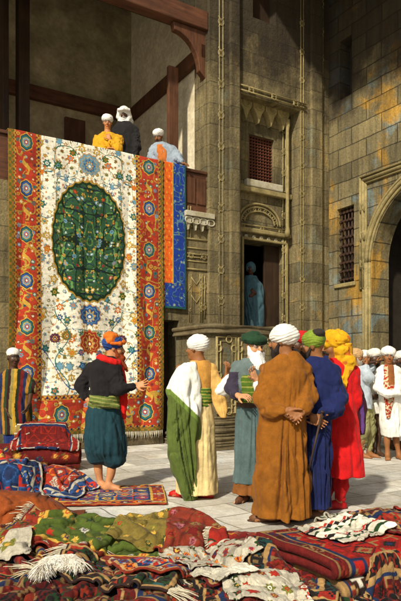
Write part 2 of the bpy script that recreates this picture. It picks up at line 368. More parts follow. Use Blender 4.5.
# window: shutter lattice, sill, scalloped hood
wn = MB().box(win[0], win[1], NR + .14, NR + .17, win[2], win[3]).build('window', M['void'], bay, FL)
mb = MB(); nx_, nz_ = 9, 15
for i in range(nx_ + 1):
    x = win[0] + (win[1] - win[0]) * i / nx_; mb.tube([(x, NR + .1, win[2]), (x, NR + .1, win[3])], .017, 6)
for j in range(nz_ + 1):
    z = win[2] + (win[3] - win[2]) * j / nz_; mb.tube([(win[0], NR + .085, z), (win[1], NR + .085, z)], .014, 6)
mb.build('lattice', M['lattice'], wn, FL)
MB().box(win[0] - .14, win[1] + .16, NR - .13, NR - .002, win[2] - .16, win[2] - .004).build('sill', M['pale'], wn, FL, .02)
mb = MB(); hz = Z(262, 112, NR); 
for i in range(4):
    x0 = b0 + .12 + i * (b1 - b0 - .24) / 4; w_ = (b1 - b0 - .24) / 4
    mb.prism([(x0, hz + .22), (x0 + w_, hz + .22), (x0 + w_ * .96, hz - .02), (x0 + w_ * .72, hz - .14), (x0 + w_ * .5, hz - .34), (x0 + w_ * .28, hz - .14), (x0 + w_ * .04, hz - .02)], NR - .16, NR - .003)
    mb.tube([(x0 + w_ * .5 + .085 * math.cos(q), NR - .165, hz + .03 + .085 * math.sin(q)) for q in np.linspace(0, 2 * math.pi, 14, endpoint=False)], .02, 6, True)
mb.build('scalloped_hood', M['carved'], bay, FL, .012)
# cornices, lunette, pilasters, bands
mb = MB()
def hband(py0, py1, px=268, n=NR, xa=None, xb=None, w=.06, step=.4, y=None):
    z0 = Z(px, py0, n); y = n - .04 if y is None else y
    knot_band(mb, (b0 + .03 if xa is None else xa, z0), (b1 - .03 if xb is None else xb, z0), w, .018, step, y)
hband(96, 0, n=-.10, y=-.13, xa=b0 - .05, xb=b1 + .15, w=.1, step=.62); mb.build('cornice_moulding', M['carved'], bay, FL, 0, True)
mb = MB(); hband(192, 0, w=.08); mb.build('string_moulding', M['carved'], bay, FL, 0, True)
mb = MB(); hband(230, 0, w=.07, step=.5); mb.build('string_moulding', M['carved'], bay, FL, 0, True)
MB().box(b0 + .01, b1 - .01, NR - .12, NR - .003, Z(268, 197, NR), Z(268, 189, NR) - .06).build('string_course', M['carved'], bay, FL, .02)
MB().box(b0 + .01, b1 - .01, NR - .09, NR - .003, Z(268, 236, NR), Z(268, 232, NR)).build('string_course', M['carved'], bay, FL, .02)
mb = MB()
knot_band(mb, (b1 - .17, Z(290, 228, NR)), (b1 - .17, Z(290, 122, NR)), .07, .016, .5, NR - .03, ks=1.5); knot_band(mb, (b0 + .12, Z(240, 186, NR)), (b0 + .12, Z(240, 122, NR)), .06, .014, .5, NR - .03, ks=1.4)
knot_band(mb, (b1 - .17, dth + .1), (b1 - .17, Z(290, 240, NR)), .07, .016, .5, NR - .03, ks=1.5)
mb.build('carved_frame', M['carved'], bay, FL, 0, True)
mb = MB(); cx = (b0 + b1) / 2; zz = Z(265, 225, NR)
for rx, rz, rr in ((.56, .42, .026), (.49, .35, .016), (.40, .26, .02)):
    mb.tube([(cx - .05 + rx * math.cos(q), NR - .02, zz + rz * math.sin(q)) for q in np.linspace(0, math.pi, 26)], rr, 8)
for q in np.linspace(.25, math.pi - .25, 9):
    mb.tube([(cx - .05 + .445 * math.cos(q) + .03 * math.cos(e), NR - .02, zz + .305 * math.sin(q) + .03 * math.sin(e)) for e in np.linspace(0, 6.283, 8, endpoint=False)], .01, 5, True)
mb.build('lunette', M['carved'], bay, FL, 0, True)
def rosettes(zrow, x0, x1, n):
    for i in range(n):
        mb = MB(); x = x0 + (x1 - x0) * (i + .5) / n
        for k in range(6):
            q = k * math.pi / 3; mb.tube([(x, NR - .012, zrow), (x + .045 * math.cos(q), NR - .02, zrow + .045 * math.sin(q))], [.012, .02], 6)
        mb.build('rosette', M['pale'], bay, FL, 0, True)
rosettes(Z(265, 236.5, NR) - .06, b0 + .08, b1 - .1, 7)
cl = MB(); xcol = T(291, 0)
cl.tube([(xcol, .12, z) for z in np.linspace(Z(291, 236), Z(291, 118), 24)], [.06 if i in (0, 1, 22, 23) else .038 for i in range(24)], 14)
cl.build('colonnette', M['carved'], bay, FL, 0, True)
for px, wpx in ((221, 6), (302, 5), (321.5, 4.5)):
    mb = MB(); x = T(px, -.1); wv = .085 if px < 300 else .075
    knot_band(mb, (x, .6), (x, TOP - .7), wv, .010, .62, -.106, ks=1.35)
    mb.build('knotted_band', M['carved'], bay, FL, 0, True)
for pa, pb, mt in ((225.5, 235, 'pale'), (306, 317, 'facade')):
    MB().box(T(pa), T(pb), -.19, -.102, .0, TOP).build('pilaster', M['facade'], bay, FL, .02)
# stepped plinth below the doorway: tiers with rounded nosings, ends turned forward
stp = empty('entrance_podium', 'carved stone podium on rolled steps below the dark doorway', 'podium', FL @ Vector((T(240), -1.2, 0)))
pn = -1.25; s0, s1 = T(176), T(281, pn); zt = dth - .01
def tier(mb, e, z0, z1, r=.05):
    """one course of the podium with rounded corners and a rolled nosing, e = how far it steps out"""
    a = np.linspace(0, math.pi / 2, 7); rr = .28
    o = [(s0 - e + rr - rr * math.sin(x), pn - e + rr - rr * math.cos(x)) for x in a[::-1]] + [(s1 + e - rr + rr * math.sin(x), pn - e + rr - rr * math.cos(x)) for x in a]
    o = [(s0 - e, -.004)] + o + [(s1 + e, -.004)]; n = len(o)
    mb.add([(x, y, z) for z in (z0, z1) for x, y in o], [tuple(range(n)), tuple(range(2 * n - 1, n - 1, -1))] + [(i, i + 1, i + 1 + n, i + n) for i in range(n - 1)] + [(n - 1, 0, n, 2 * n - 1)])
    if r: mb.tube([(x, y, z1 - r * .7) for x, y in o], r, 8); mb.tube([(x, y, z0 + r * .6) for x, y in o], r * .6, 8)
    return mb
for e, za, zb_, r in ((.26, 0, .10, .02), (.22, .102, .22, .035), (.15, .222, .36, .045), (.08, .362, .48, .035), (.02, .482, .56, .02)):
    tier(MB(), e, za, zb_, r).build('step', M['step'], stp, FL)
tier(MB(), 0, .562, zt - .16, 0).build('podium', M['facade'], stp, FL)
tier(MB(), .06, zt - .158, zt, .04).build('top_slab', M['step'], stp, FL)
mb = MB()
def panel(x0, x1, z0, z1):
    for o, r in ((0, .026), (.075, .016)):
        mb.tube([(x0 + o, pn - .004, z0 + o), (x1 - o, pn - .004, z0 + o), (x1 - o, pn - .004, z1 - o), (x0 + o, pn - .004, z1 - o)], r, 6, True)
    for x in (x0 + .035, x1 - .035):
        for z in np.linspace(z0 + .2, z1 - .2, 3): mb.tube([(x + .06 * math.cos(t), pn - .014, z + .06 * math.sin(t)) for t in np.linspace(0, 2 * math.pi, 12, endpoint=False)], .014, 6, True)
    for z in (z0 + .035, z1 - .035):
        for x in np.linspace(x0 + .25, x1 - .25, max(1, int((x1 - x0) / .35))): mb.tube([(x + .06 * math.cos(t), pn - .014, z + .06 * math.sin(t)) for t in np.linspace(0, 2 * math.pi, 12, endpoint=False)], .014, 6, True)
w3 = (s1 - s0 - .2) / 3
for i in range(3): panel(s0 + .1 + i * w3 + .03, s0 + .1 + (i + 1) * w3 - .03, .62, zt - .22)
mb.build('relief_panel', M['carved'], stp, FL, 0, True)

# ------------------------------------------------------------------ right-hand building
rb = empty('arched_building', 'rough stone building with barred window and great arched gateway', 'building', FR @ Vector((S(380), 0, 0)))
sr = S(401) + 4.5
bw_ = (S(337), S(354), ZR(345, 283), ZR(345, 207)); slit = (S(340), S(352), ZR(346, 97), ZR(346, 38))
a0 = S(372); a1 = a0 + 2.9; ac = (a0 + a1) / 2; az = ZR(372, 262); ar = (a1 - a0) / 2
fr0, frz = S(364), ZR(364, 181)
zat = az + ar * 1.02
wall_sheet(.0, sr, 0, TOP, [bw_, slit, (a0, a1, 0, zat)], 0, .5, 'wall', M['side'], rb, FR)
sp = MB(); q = np.linspace(math.pi, 0, 41); arc = [(ac + ar * math.cos(x), az + ar * math.sin(x)) for x in q]
for sg in (0, 1):
    pts = arc[:21] if sg == 0 else arc[20:]
    corner = (a0, zat + .001) if sg == 0 else (a1, zat + .001)
    for i in range(len(pts) - 1):
        sp.prism([corner, pts[i], pts[i + 1]] if sg == 0 else [corner, pts[i], pts[i + 1]], 0.001, .499)
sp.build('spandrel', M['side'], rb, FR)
mb = MB()
for off, rr, yy in ((.05, .03, -.015), (.13, .045, -.03), (.22, .028, -.015)):
    mb.tube([(ac + (ar + off) * math.cos(x), yy, az + (ar + off) * math.sin(x)) for x in q], rr, 8)
    mb.tube([(a0 - off, yy, az), (a0 - off, yy, 1.0)], rr, 8); mb.tube([(a1 + off, yy, az), (a1 + off, yy, 1.0)], rr, 8)
mb.build('arch_moulding', M['carved'], rb, FR, 0, True)
mb = MB(); fx1 = 2 * ac - fr0; zlow = ZR(367, 288)
for off, rr in ((0, .045), (.085, .025), (-.07, .025)):
    mb.tube([(fr0 - off, -.02, zlow), (fr0 - off, -.02, frz + off)], rr, 8); mb.tube([(fx1 + off, -.02, zlow), (fx1 + off, -.02, frz + off)], rr, 8)
    mb.tube([(fr0 - off, -.02, frz + off), (fx1 + off, -.02, frz + off)], rr, 8)
mb.tube([(fr0 - .09, -.02, zlow), (fr0 + .14, -.02, zlow)], .03, 8)
for z in np.arange(zlow + .5, frz - .1, .6): knot_band(mb, (fr0, z - .1), (fr0, z + .1), .1, .02, .2, -.05)
mb.build('gate_frame', M['carved'], rb, FR, 0, True)
mb = MB()
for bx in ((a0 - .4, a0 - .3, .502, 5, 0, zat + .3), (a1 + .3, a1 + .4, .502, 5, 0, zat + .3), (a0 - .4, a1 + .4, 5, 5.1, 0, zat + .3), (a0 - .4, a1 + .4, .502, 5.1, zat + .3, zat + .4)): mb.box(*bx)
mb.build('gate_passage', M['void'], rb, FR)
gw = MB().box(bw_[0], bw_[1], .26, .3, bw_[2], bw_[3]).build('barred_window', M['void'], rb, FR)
for i in range(5):
    x = bw_[0] + (bw_[1] - bw_[0]) * (i + .5) / 5; MB().tube([(x, .1, bw_[2]), (x, .1, bw_[3])], .016, 8).build('bar', M['iron'], gw, FR, 0, True)
for j in range(9):
    z = bw_[2] + (bw_[3] - bw_[2]) * (j + .5) / 9; mb = MB().tube([(bw_[0], .075, z), (bw_[1], .075, z)], .014, 8)
    for i in range(5): mb.box(bw_[0] + (bw_[1] - bw_[0]) * (i + .5) / 5 - .022, bw_[0] + (bw_[1] - bw_[0]) * (i + .5) / 5 + .022, .055, .12, z - .025, z + .025)
    mb.build('crossbar', M['iron'], gw, FR)
MB().box(bw_[0] - .06, bw_[1] + .06, -.05, .1, bw_[2] - .09, bw_[2] - .003).build('sill', M['carved'], gw, FR, .015)
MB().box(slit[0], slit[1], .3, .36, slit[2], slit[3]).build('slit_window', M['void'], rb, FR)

# ------------------------------------------------------------------ unseen eaves above the frame, added to shade the upper court walls
cnp = empty('added_shade_canopy', 'unseen dark timber eaves added to shade the top of the court walls', 'canopy', FL @ Vector((T(280), -.4, TOP)))
MB().box(T(232), TC - .003, -1.9, -.2, 9.98, 10.08).build('shade_eave', M['dark_wood'], cnp, FL)
MB().box(1.92, sr, -2.8, -.003, 9.98, 10.08).build('shade_eave', M['dark_wood'], cnp, FR)
# ------------------------------------------------------------------ soft-body modelling: distance fields polygonised with surface nets
def vnoise(P):
    Pi = np.floor(P); f = P - Pi; Pi = Pi.astype(np.int64); f = f * f * (3 - 2 * f)
    def h(dx, dy, dz):
        n = (Pi[..., 0] + dx) * 374761393 + (Pi[..., 1] + dy) * 668265263 + (Pi[..., 2] + dz) * 1274126177
        n = (n ^ (n >> 13)) * 1103515245 & 0x7fffffff; n = (n ^ (n >> 16)) & 0xffff
        return n.astype(np.float32) / 65535.0
    x, y, z = f[..., 0], f[..., 1], f[..., 2]
    a = h(0, 0, 0) * (1 - x) + h(1, 0, 0) * x; b = h(0, 1, 0) * (1 - x) + h(1, 1, 0) * x
    c = h(0, 0, 1) * (1 - x) + h(1, 0, 1) * x; d = h(0, 1, 1) * (1 - x) + h(1, 1, 1) * x
    return (a * (1 - y) + b * y) * (1 - z) + (c * (1 - y) + d * y) * z - .5
A3 = lambda v: np.array(v, float)
def nrm(v): v = A3(v); return v / (np.linalg.norm(v) + 1e-12)
class Shape:
    """list of (fn, lo, hi, k, colour, op); op 0 = blend in, 1 = carve away"""
    def __init__(s): s.p = []
    def put(s, fn, lo, hi, k=.02, col=(.5, .5, .5), op=0): s.p.append((fn, A3(lo), A3(hi), k, col, op)); return s
    def cap(s, a, b, r1, r2=None, k=.02, col=(.5,) * 3, op=0, rip=0, rn=60, ph=0.):
        a, b = A3(a), A3(b); r2 = r1 if r2 is None else r2; ba = b - a; L2 = ba @ ba + 1e-12; L = math.sqrt(L2)
        ax = ba / L; e1 = nrm(np.cross(ax, (.3, .9, .2))); e2 = np.cross(ax, e1)
        def fn(P):
            pa = P - a; h = np.clip(pa @ ba / L2, 0, 1); v = pa - h[..., None] * ba
            d = np.sqrt((v * v).sum(-1)) - (r1 + (r2 - r1) * h)
            if rip:
                an = np.arctan2(v @ e2, v @ e1)
                cs, sn = np.cos(an), np.sin(an); ax_ = h * L * rn * .36 + .9 * cs
                w = np.abs(vnoise(np.stack([ax_ + ph, cs * 1.1 + ph, sn * 1.1], -1))) * 2.6 + np.abs(vnoise(np.stack([ax_ * 1.9 - sn, cs * 1.7 + 7 + ph, sn * 1.7], -1))) * 1.1 - .85
                d = d - rip * 1.9 * w
            return d
        m = max(r1, r2) + abs(rip) * 2
        return s.put(fn, np.minimum(a, b) - m, np.maximum(a, b) + m, k, col, op)
    def chain(s, pts, rs, **kw):
        for i in range(len(pts) - 1): s.cap(pts[i], pts[i + 1], rs[i], rs[i + 1], **kw)
        return s
    def ell(s, c, r, axes=None, k=.02, col=(.5,) * 3, op=0, mod=None):
        c, r = A3(c), A3(r); B = np.eye(3) if axes is None else np.array(axes, float)
        def fn(P):
            q = (P - c) @ B.T; k0 = np.sqrt(((q / r) ** 2).sum(-1)) + 1e-9; k1 = np.sqrt(((q / (r * r)) ** 2).sum(-1)) + 1e-9
            d = k0 * (k0 - 1) / k1
            if mod is not None: d = d - mod(q, k0)
            return d
        m = r.max() * 1.15 + .01
        return s.put(fn, c - m, c + m, k, col, op)
    def loft(s, rows, folds=(), k=.03, col=(.5,) * 3, op=0, amp=None, warp=1.0, seed=0., twist=0., expo=2.0):
        """rows of (cx, cy, z, half width, half depth) top to bottom; folds = [(count, weight)], amp = [(z, metres)]"""
        Rw = np.array(sorted(rows, key=lambda r: r[2]), float); z = Rw[:, 2]
        zs = np.linspace(z[0], z[-1], 80); T_ = [np.interp(zs, z, Rw[:, i]) for i in (0, 1, 3, 4)]
        ker = np.array([1, 2, 3, 2, 1.]) / 9
        T_ = [np.convolve(np.pad(t, 2, mode='edge'), ker, 'valid') for t in T_]
        za = zip(*sorted(amp)) if amp else None; za = [np.array(list(t)) for t in za] if amp else None
        def fn(P):
            Z_ = P[..., 2]; zc = np.clip(Z_, zs[0], zs[-1]); cx, cy, a, b = (np.interp(zc, zs, t) for t in T_)
            x, y = P[..., 0] - cx, P[..., 1] - cy
            if expo == 2.0: rr = np.sqrt((x / a) ** 2 + (y / b) ** 2) + 1e-9
            else: rr = ((np.abs(x) / a) ** expo + (np.abs(y) / b) ** expo) ** (1 / expo) + 1e-9
            rad = np.sqrt(x * x + y * y); d = rad * (1 - 1 / rr)
            if za is not None:
                th = np.arctan2(y / b, x / a) + twist * (Z_ - zs[-1]); am = np.interp(Z_, za[0], za[1])
                th = th + 1.5 * warp * (.30 * np.sin(2 * th + 1.3 + seed) + .22 * np.sin(3 * th + 2.1 * seed + 1.1 * Z_) + .10 * np.sin(5 * th + seed * 3 - 2.3 * Z_))
                f = 0
                for n, w in folds:
                    ph = seed * 1.7 + n * .37 + 1.1 * np.sin(1.7 * Z_ + n + seed)
                    f = f + w * (np.abs(np.sin(th * max(4, round(n * .72)) / 2 + ph * .5)) - .62)
                f = f * np.clip(.85 + 2.2 * vnoise(np.stack([np.cos(th) * 2.2 + seed, np.sin(th) * 2.2, Z_ * 1.5], -1)), .08, 1.7)
                d = d - am * f * np.clip(rad / (.5 * np.minimum(a, b)), 0, 1)
            return np.maximum(d * .9, np.maximum(Z_ - zs[-1], zs[0] - Z_))
        m = .06 + (max(w for _, w in amp) if amp else 0)
        lo = (Rw[:, :2] - Rw[:, 3:5]).min(0) - m; hi = (Rw[:, :2] + Rw[:, 3:5]).max(0) + m
        return s.put(fn, (*lo, z[0] - .01), (*hi, z[-1] + .01), k, col, op)
    def mesh(s, vox=.008, disp=None, colfn=None, bs=12):
        lo = np.min([p[1] for p in s.p if p[5] == 0], 0) - 3 * vox; hi = np.max([p[2] for p in s.p if p[5] == 0], 0) + 3 * vox
        nb = np.ceil((hi - lo) / (vox * bs)).astype(int); n = nb * bs
        bi = np.stack(np.meshgrid(*[np.arange(k) for k in nb], indexing='ij'), -1).reshape(-1, 3)
        half = vox * bs / 2; cen = lo + (bi + .5) * vox * bs - vox / 2; rad = half * 1.7321
        D = np.full((len(s.p), len(bi)), 9e9, np.float32)
        for i, p in enumerate(s.p):                                     # cheap box bound first, then the field at the block centre
            gap = np.maximum(np.maximum(p[1] - cen, cen - p[2]), 0); near = (gap.max(-1) <= half * 1.05)
            if near.any(): D[i, near] = p[0](cen[near])
        add = np.array([p[5] == 0 for p in s.p]); act = (D[add].min(0) < rad * 1.25 + .03)
        V = np.full(n, .5, np.float32); ab = np.where(act)[0]
        off = np.stack(np.meshgrid(*[np.arange(bs)] * 3, indexing='ij'), -1).reshape(-1, 3)
        P = (lo + (bi[ab][:, None] * bs + off[None]) * vox)               # nb, bs^3, 3
        acc = np.full(P.shape[:2], .5)
        mn = D[add][:, ab].min(0)
        for i, p in enumerate(s.p):
            m = D[i, ab] < (np.maximum(mn, -rad) + 2.6 * rad + p[3] if p[5] == 0 else rad * 2.2)
            if not m.any(): continue
            d = p[0](P[m].reshape(-1, 3)).reshape(-1, bs ** 3); a = acc[m]; k = p[3]
            if p[5] == 0:
                h = np.maximum(k - np.abs(a - d), 0) / k if k > 0 else 0; acc[m] = np.minimum(a, d) - h * h * k * .25
            else:
                h = np.maximum(k - np.abs(a + d), 0) / k if k > 0 else 0; acc[m] = np.maximum(a, -d) + h * h * k * .25
        if disp is not None: acc -= disp(P.reshape(-1, 3)).reshape(acc.shape)
        idx = bi[ab][:, None] * bs + off[None]; V[idx[..., 0], idx[..., 1], idx[..., 2]] = acc
        neg = V < 0
        # solid interior of skipped blocks: propagate by block centre sign
        ins = (~act) & (D[add].min(0) < 0)
        for b in bi[ins]: V[b[0] * bs:(b[0] + 1) * bs, b[1] * bs:(b[1] + 1) * bs, b[2] * bs:(b[2] + 1) * bs] = -.5
        neg = V < 0
        c = neg[:-1, :-1, :-1].astype(np.int8)
        for dx, dy, dz in ((1, 0, 0), (0, 1, 0), (0, 0, 1), (1, 1, 0), (1, 0, 1), (0, 1, 1), (1, 1, 1)):
            c = c + neg[dx:n[0] - 1 + dx, dy:n[1] - 1 + dy, dz:n[2] - 1 + dz]
        cells = np.argwhere((c > 0) & (c < 8)); idm = np.full(c.shape, -1, np.int32); idm[tuple(cells.T)] = np.arange(len(cells))
        cor = [(i, j, k) for i in (0, 1) for j in (0, 1) for k in (0, 1)]
        val = np.stack([V[cells[:, 0] + i, cells[:, 1] + j, cells[:, 2] + k] for i, j, k in cor], 1)
        S_ = np.zeros((len(cells), 3)); W_ = np.zeros((len(cells), 1))
        for e0 in range(8):
            for e1 in range(e0 + 1, 8):
                if sum(abs(x - y) for x, y in zip(cor[e0], cor[e1])) != 1: continue
                a, b = val[:, e0], val[:, e1]; m = (a < 0) != (b < 0); t = np.where(m, a / (a - b + 1e-12), 0)[:, None]
                S_ += np.where(m[:, None], np.array(cor[e0]) * (1 - t) + np.array(cor[e1]) * t, 0); W_ += m[:, None]
        verts = lo + (cells + S_ / np.maximum(W_, 1)) * vox
        quads = []
        for ax in range(3):
            o1, o2 = [(1, 2), (2, 0), (0, 1)][ax]; sl0 = [slice(1, -1)] * 3; sl1 = [slice(1, -1)] * 3
            sl0[ax] = slice(0, -1); sl1[ax] = slice(1, None)
            A, B = neg[tuple(sl0)], neg[tuple(sl1)]; e = np.argwhere(A != B)
            if not len(e): continue
            flip = A[tuple(e.T)]; e = e + 1; e[:, ax] -= 1
            u = np.zeros(3, int); u[o1] = 1; v = np.zeros(3, int); v[o2] = 1
            g_ = lambda d: idm[tuple((e - d).T)]
            q = np.stack([g_(u + v), g_(v), g_(0 * u), g_(u)], 1); q[~flip] = q[~flip][:, ::-1]; quads.append(q)
        quads = np.concatenate(quads); quads = quads[(quads >= 0).all(1)]
        # one relaxation pass takes the grid terracing off
        if colfn is not None: col = colfn(verts)
        else:
            best = np.full(len(verts), 9e9); col = np.zeros((len(verts), 3))
            for p in s.p:
                m = ((verts > p[1] - .01) & (verts < p[2] + .01)).all(1)
                if p[5] == 1 or not m.any(): continue
                d = p[0](verts[m]); mi = np.where(m)[0]; bt = d < best[mi]; best[mi[bt]] = d[bt]; col[mi[bt]] = p[4]
        return verts, quads, col
def relax(V, Q, it=1, lam=.5):
    for _ in range(it):
        S_ = np.zeros_like(V); N_ = np.zeros((len(V), 1))
        for a, b in ((0, 1), (1, 2), (2, 3), (3, 0)):
            np.add.at(S_, Q[:, a], V[Q[:, b]]); np.add.at(N_, Q[:, a], 1); np.add.at(S_, Q[:, b], V[Q[:, a]]); np.add.at(N_, Q[:, b], 1)
        V = V + lam * (S_ / np.maximum(N_, 1) - V)
    return V
def sdf_obj(name, shape, mat, parent=None, loc=None, vox=.008, disp=None, colfn=None, smooth=1):
    V, Q, c = shape.mesh(vox, disp, colfn)
    if smooth: V = relax(V, Q, smooth)
    base = A3(parent.location if parent is not None else loc)
    o = link(name, mesh_np(name, V - base, Q, c), mat, None, None, True)
    if parent is not None: o.parent = parent
    else: o.location = base
    return o
M['skin'] = (lambda m: m.out(m.mix(.25, (lambda a: (setattr(a, 'attribute_name', 'Col'), a.outputs['Color'])[1])(m.new('Attribute')), m.ramp(m.noise(60, 4, .6), [(.3, .6), (.65, 1.25)]), 'MULTIPLY'), m.bump(m.noise(90, 3, .6), .15, .003)))(NM('skin', .55))
M['hair'] = (lambda m: m.out(m.mix(.5, (lambda a: (setattr(a, 'attribute_name', 'Col'), a.outputs['Color'])[1])(m.new('Attribute')), m.ramp(m.noise(120, 4, .7), [(.3, .5), (.65, 1.35)]), 'MULTIPLY'), m.bump(m.noise(130, 4, .7), .6, .008)))(NM('hair', .7))
M['cloth'] = cloth_mat('woven_cloth', .9, 260, .25, .06, .5, 11, .13)
M['leather'] = cloth_mat('worn_leather', .55, 120, .2, .0, .4, 20)

SK = dict(tan=lin('#b5794a'), brown=lin('#8a5a34'), dark=lin('#4a2d1c'), black=lin('#47301f'), pale=lin('#d0a27a'))
class Person:
    def __init__(s, px, py, Y=None, h=None):
        s.Y = Y if Y else F * CH / (py - HZ); s.base = s.q(px, py); s.m = s.Y / F; s.b = Shape(); s.base[2] = 0 if not h else h
    def q(s, px, py, dy=0.): y = s.Y + dy; return A3(((px - XC) / F * y, y, CH + (HZ - py) / F * y))
    def row(s, py, x0, x1, depth, dy=0.):             # a loft row from the silhouette in the photo
        a, b = s.q(x0, py, dy), s.q(x1, py, dy); return ((a[0] + b[0]) / 2, s.Y + dy, a[2], (b[0] - a[0]) / 2, depth)
    def head(s, c, yaw, pitch=0., skin=SK['tan'], k=1.0, brow=(.03, .02, .015), neck=None, lip=None, roll=0., grey=False):
        y = R(yaw); p = R(pitch); f = A3((math.sin(y) * math.cos(p), -math.cos(y) * math.cos(p), math.sin(p))); l = nrm(np.cross((0, 0, 1), f)); u = np.cross(f, l)
        if roll: l, u = l * math.cos(R(roll)) + u * math.sin(R(roll)), u * math.cos(R(roll)) - l * math.sin(R(roll))
        c = A3(c); s.hc, s.f, s.l, s.u, s.hk = c, f, l, u, k; W = lambda a, b, h: c + k * (a * f + b * l + h * u); s.W = W; ax = [f, l, u]; b_ = s.b
        sk = A3(skin); lip = lip if lip is not None else tuple(sk * A3((.85, .55, .5))); dk = tuple(sk * .75); skin = tuple(sk)
        b_.ell(W(-.012, 0, .03), A3((.098, .077, .092)) * k, ax, .02, skin)
        b_.ell(W(.03, 0, -.035), A3((.062, .061, .088)) * k, ax, .03, skin)
        b_.ell(W(.062, 0, -.098), A3((.028, .032, .024)) * k, ax, .03, skin)
        for sg in (-1, 1):
            b_.ell(W(.058, .040 * sg, -.030), A3((.030, .026, .028)) * k, ax, .02, skin)
            b_.ell(W(-.005, .080 * sg, -.002), A3((.022, .010, .034)) * k, ax, .008, dk)
            b_.cap(W(.088, .012 * sg, .024), W(.078, .05 * sg, .024), .0095 * k, .008 * k, .010, brow)
            b_.ell(W(.0795, .031 * sg, .004), A3((.0145, .018, .012)) * k, ax, .004, (.22, .18, .14))
            b_.ell(W(.0905, .031 * sg, .004), A3((.0055, .0075, .0075)) * k, ax, .001, (.02, .014, .01))
            b_.cap(W(.089, .014 * sg, .013), W(.083, .048 * sg, .012), .005 * k, .005 * k, .004, dk)
        b_.cap(W(.092, 0, .014), W(.119, 0, -.028), .009 * k, .0135 * k, .012, skin)
        for sg in (-1, 1): b_.ell(W(.104, .013 * sg, -.034), A3((.012, .009, .009)) * k, ax, .006, dk)
        b_.cap(W(.094, -.020, -.061), W(.094, .020, -.061), .0075 * k, None, .004, lip); b_.cap(W(.092, -.016, -.072), W(.092, .016, -.072), .008 * k, None, .004, lip)
        if neck is not None: b_.cap(W(-.02, 0, -.06), neck, .056 * k, .062 * k, .03, skin)
        return s
    def hand(s, w, d, pn, side=1, curl=.35, k=1.0, skin=SK['tan'], spread=.06, shape=None):
        """wrist, finger direction, palm normal (out of the palm), side = +1 puts the thumb on d x pn"""
        b_ = shape or s.b; w = A3(w); d = nrm(d); pn = nrm(A3(pn) - d * (A3(pn) @ d)); t = np.cross(d, pn) * side; sk = tuple(skin); nail = tuple(np.minimum(A3(skin) * 1.25 + .03, 1))
        for o in (-.028, 0, .028): b_.cap(w + d * .012 * k + t * o * .75 * k, w + d * .088 * k + t * o * k, .0155 * k, .0145 * k, .016, sk)
        for i, (o, L) in enumerate(((.034, .072), (.0115, .082), (-.0115, .076), (-.033, .058))):
            p = w + d * .092 * k + t * o * k; dd = nrm(d + t * spread * (1.5 - i)); r = .0092 * k
            for j, fr in enumerate((.45, .32, .23)):
                a = curl * (.7 + .5 * j) + .05 * ((i * 7 + j) % 3); dd = nrm(dd * math.cos(a) + pn * math.sin(a) * 1.0)
                e = p + dd * L * fr * k; b_.cap(p, e, r, r * .9, .004, sk if j < 2 else nail); p = e; r *= .9
        p = w + d * .03 * k + t * .032 * k; dd = nrm(d * .62 + t * .75 + pn * .25)
        for fr, r0, r1 in ((.042, .0135, .0115), (.032, .011, .0095), (.024, .0095, .0075)):
            e = p + dd * fr * k; b_.cap(p, e, r0 * k, r1 * k, .010, sk); p = e; dd = nrm(dd + d * .4 + pn * .2 * curl)
        return s
    def arm(s, sh, el, wr, skin=SK['tan'], r=(.040, .036, .027)):
        s.b.cap(sh, el, r[0], r[1], .03, tuple(skin)).cap(el, wr, r[1] * 1.02, r[2], .025, tuple(skin)); return s
    def leg(s, hip, knee, ank, skin=SK['tan'], r=(.068, .045, .034)):
        hip, knee, ank = A3(hip), A3(knee), A3(ank); s.b.cap(hip, knee, r[0], r[1], .03, tuple(skin)).cap(knee, ank, r[1], r[2], .02, tuple(skin))
        d = nrm(ank - knee); s.b.ell(knee + (ank - knee) * .32 + A3((0, .0, 0)), (.044, .050, .11), None, .03, tuple(skin)); return s
    def foot(s, ank, yaw, skin=SK['tan'], k=1.0, toes=True, shape=None, z=0.):
        b_ = shape or s.b; y = R(yaw); f = A3((math.sin(y), -math.cos(y), 0)); l = A3((-f[1], f[0], 0)); a = A3(ank); g = A3((a[0], a[1], z)); sk = tuple(skin)
        b_.ell(g - f * .028 * k + A3((0, 0, .03)), (.034 * k, .034 * k, .034), None, .02, sk)
        b_.cap(a + A3((0, 0, .01)), g + f * .02 * k + A3((0, 0, .05)), .036 * k, .034 * k, .025, sk)
        b_.cap(g + f * .03 * k + A3((0, 0, .048)), g + f * .125 * k + A3((0, 0, .025)), .035 * k, .024 * k, .03, sk)
        b_.cap(g + f * .0 * k + A3((0, 0, .028)), g + f * .13 * k - l * .018 * k + A3((0, 0, .020)), .030 * k, .022 * k, .02, sk); b_.cap(g + f * .02 * k + A3((0, 0, .025)), g + f * .13 * k + l * .022 * k + A3((0, 0, .020)), .026 * k, .022 * k, .02, sk)
        if toes:
            for i, (o, L, r) in enumerate(((-.032, .052, .0125), (-.014, .048, .0095), (.002, .043, .009), (.018, .036, .0085), (.032, .028, .008))):
                p = g + f * (.138 - .008 * i * .5) * k + l * o * k + A3((0, 0, .014)); b_.cap(p, p + f * L * .8 * k - A3((0, 0, .003)), r, r * .9, .006, sk)
        return s
    def torso(s, neck, shl, shr, hip, skin=SK['tan']):
        neck, shl, shr, hip = map(A3, (neck, shl, shr, hip)); sk = tuple(skin); c = (shl + shr) / 2
        s.b.cap(shl, shr, .042, .042, .05, sk).ell(c * .72 + hip * .28, (.125, .09, .18), None, .06, sk).ell(c * .3 + hip * .7, (.11, .085, .19), None, .06, sk).cap(neck, c, .06, .07, .05, sk); return s
    def build(s, label, group=None, vox=.007, parent_loc=None):
        s.o = sdf_obj('person', s.b, M['skin'], None, s.base, vox); tag(s.o, label, 'person', group); return s
    def wear(s, name, shape, mat='cloth', vox=.008, disp=None, colfn=None, smooth=1):
        o = sdf_obj(name, shape, M[mat], s.o, None, vox, disp, colfn, smooth); return o
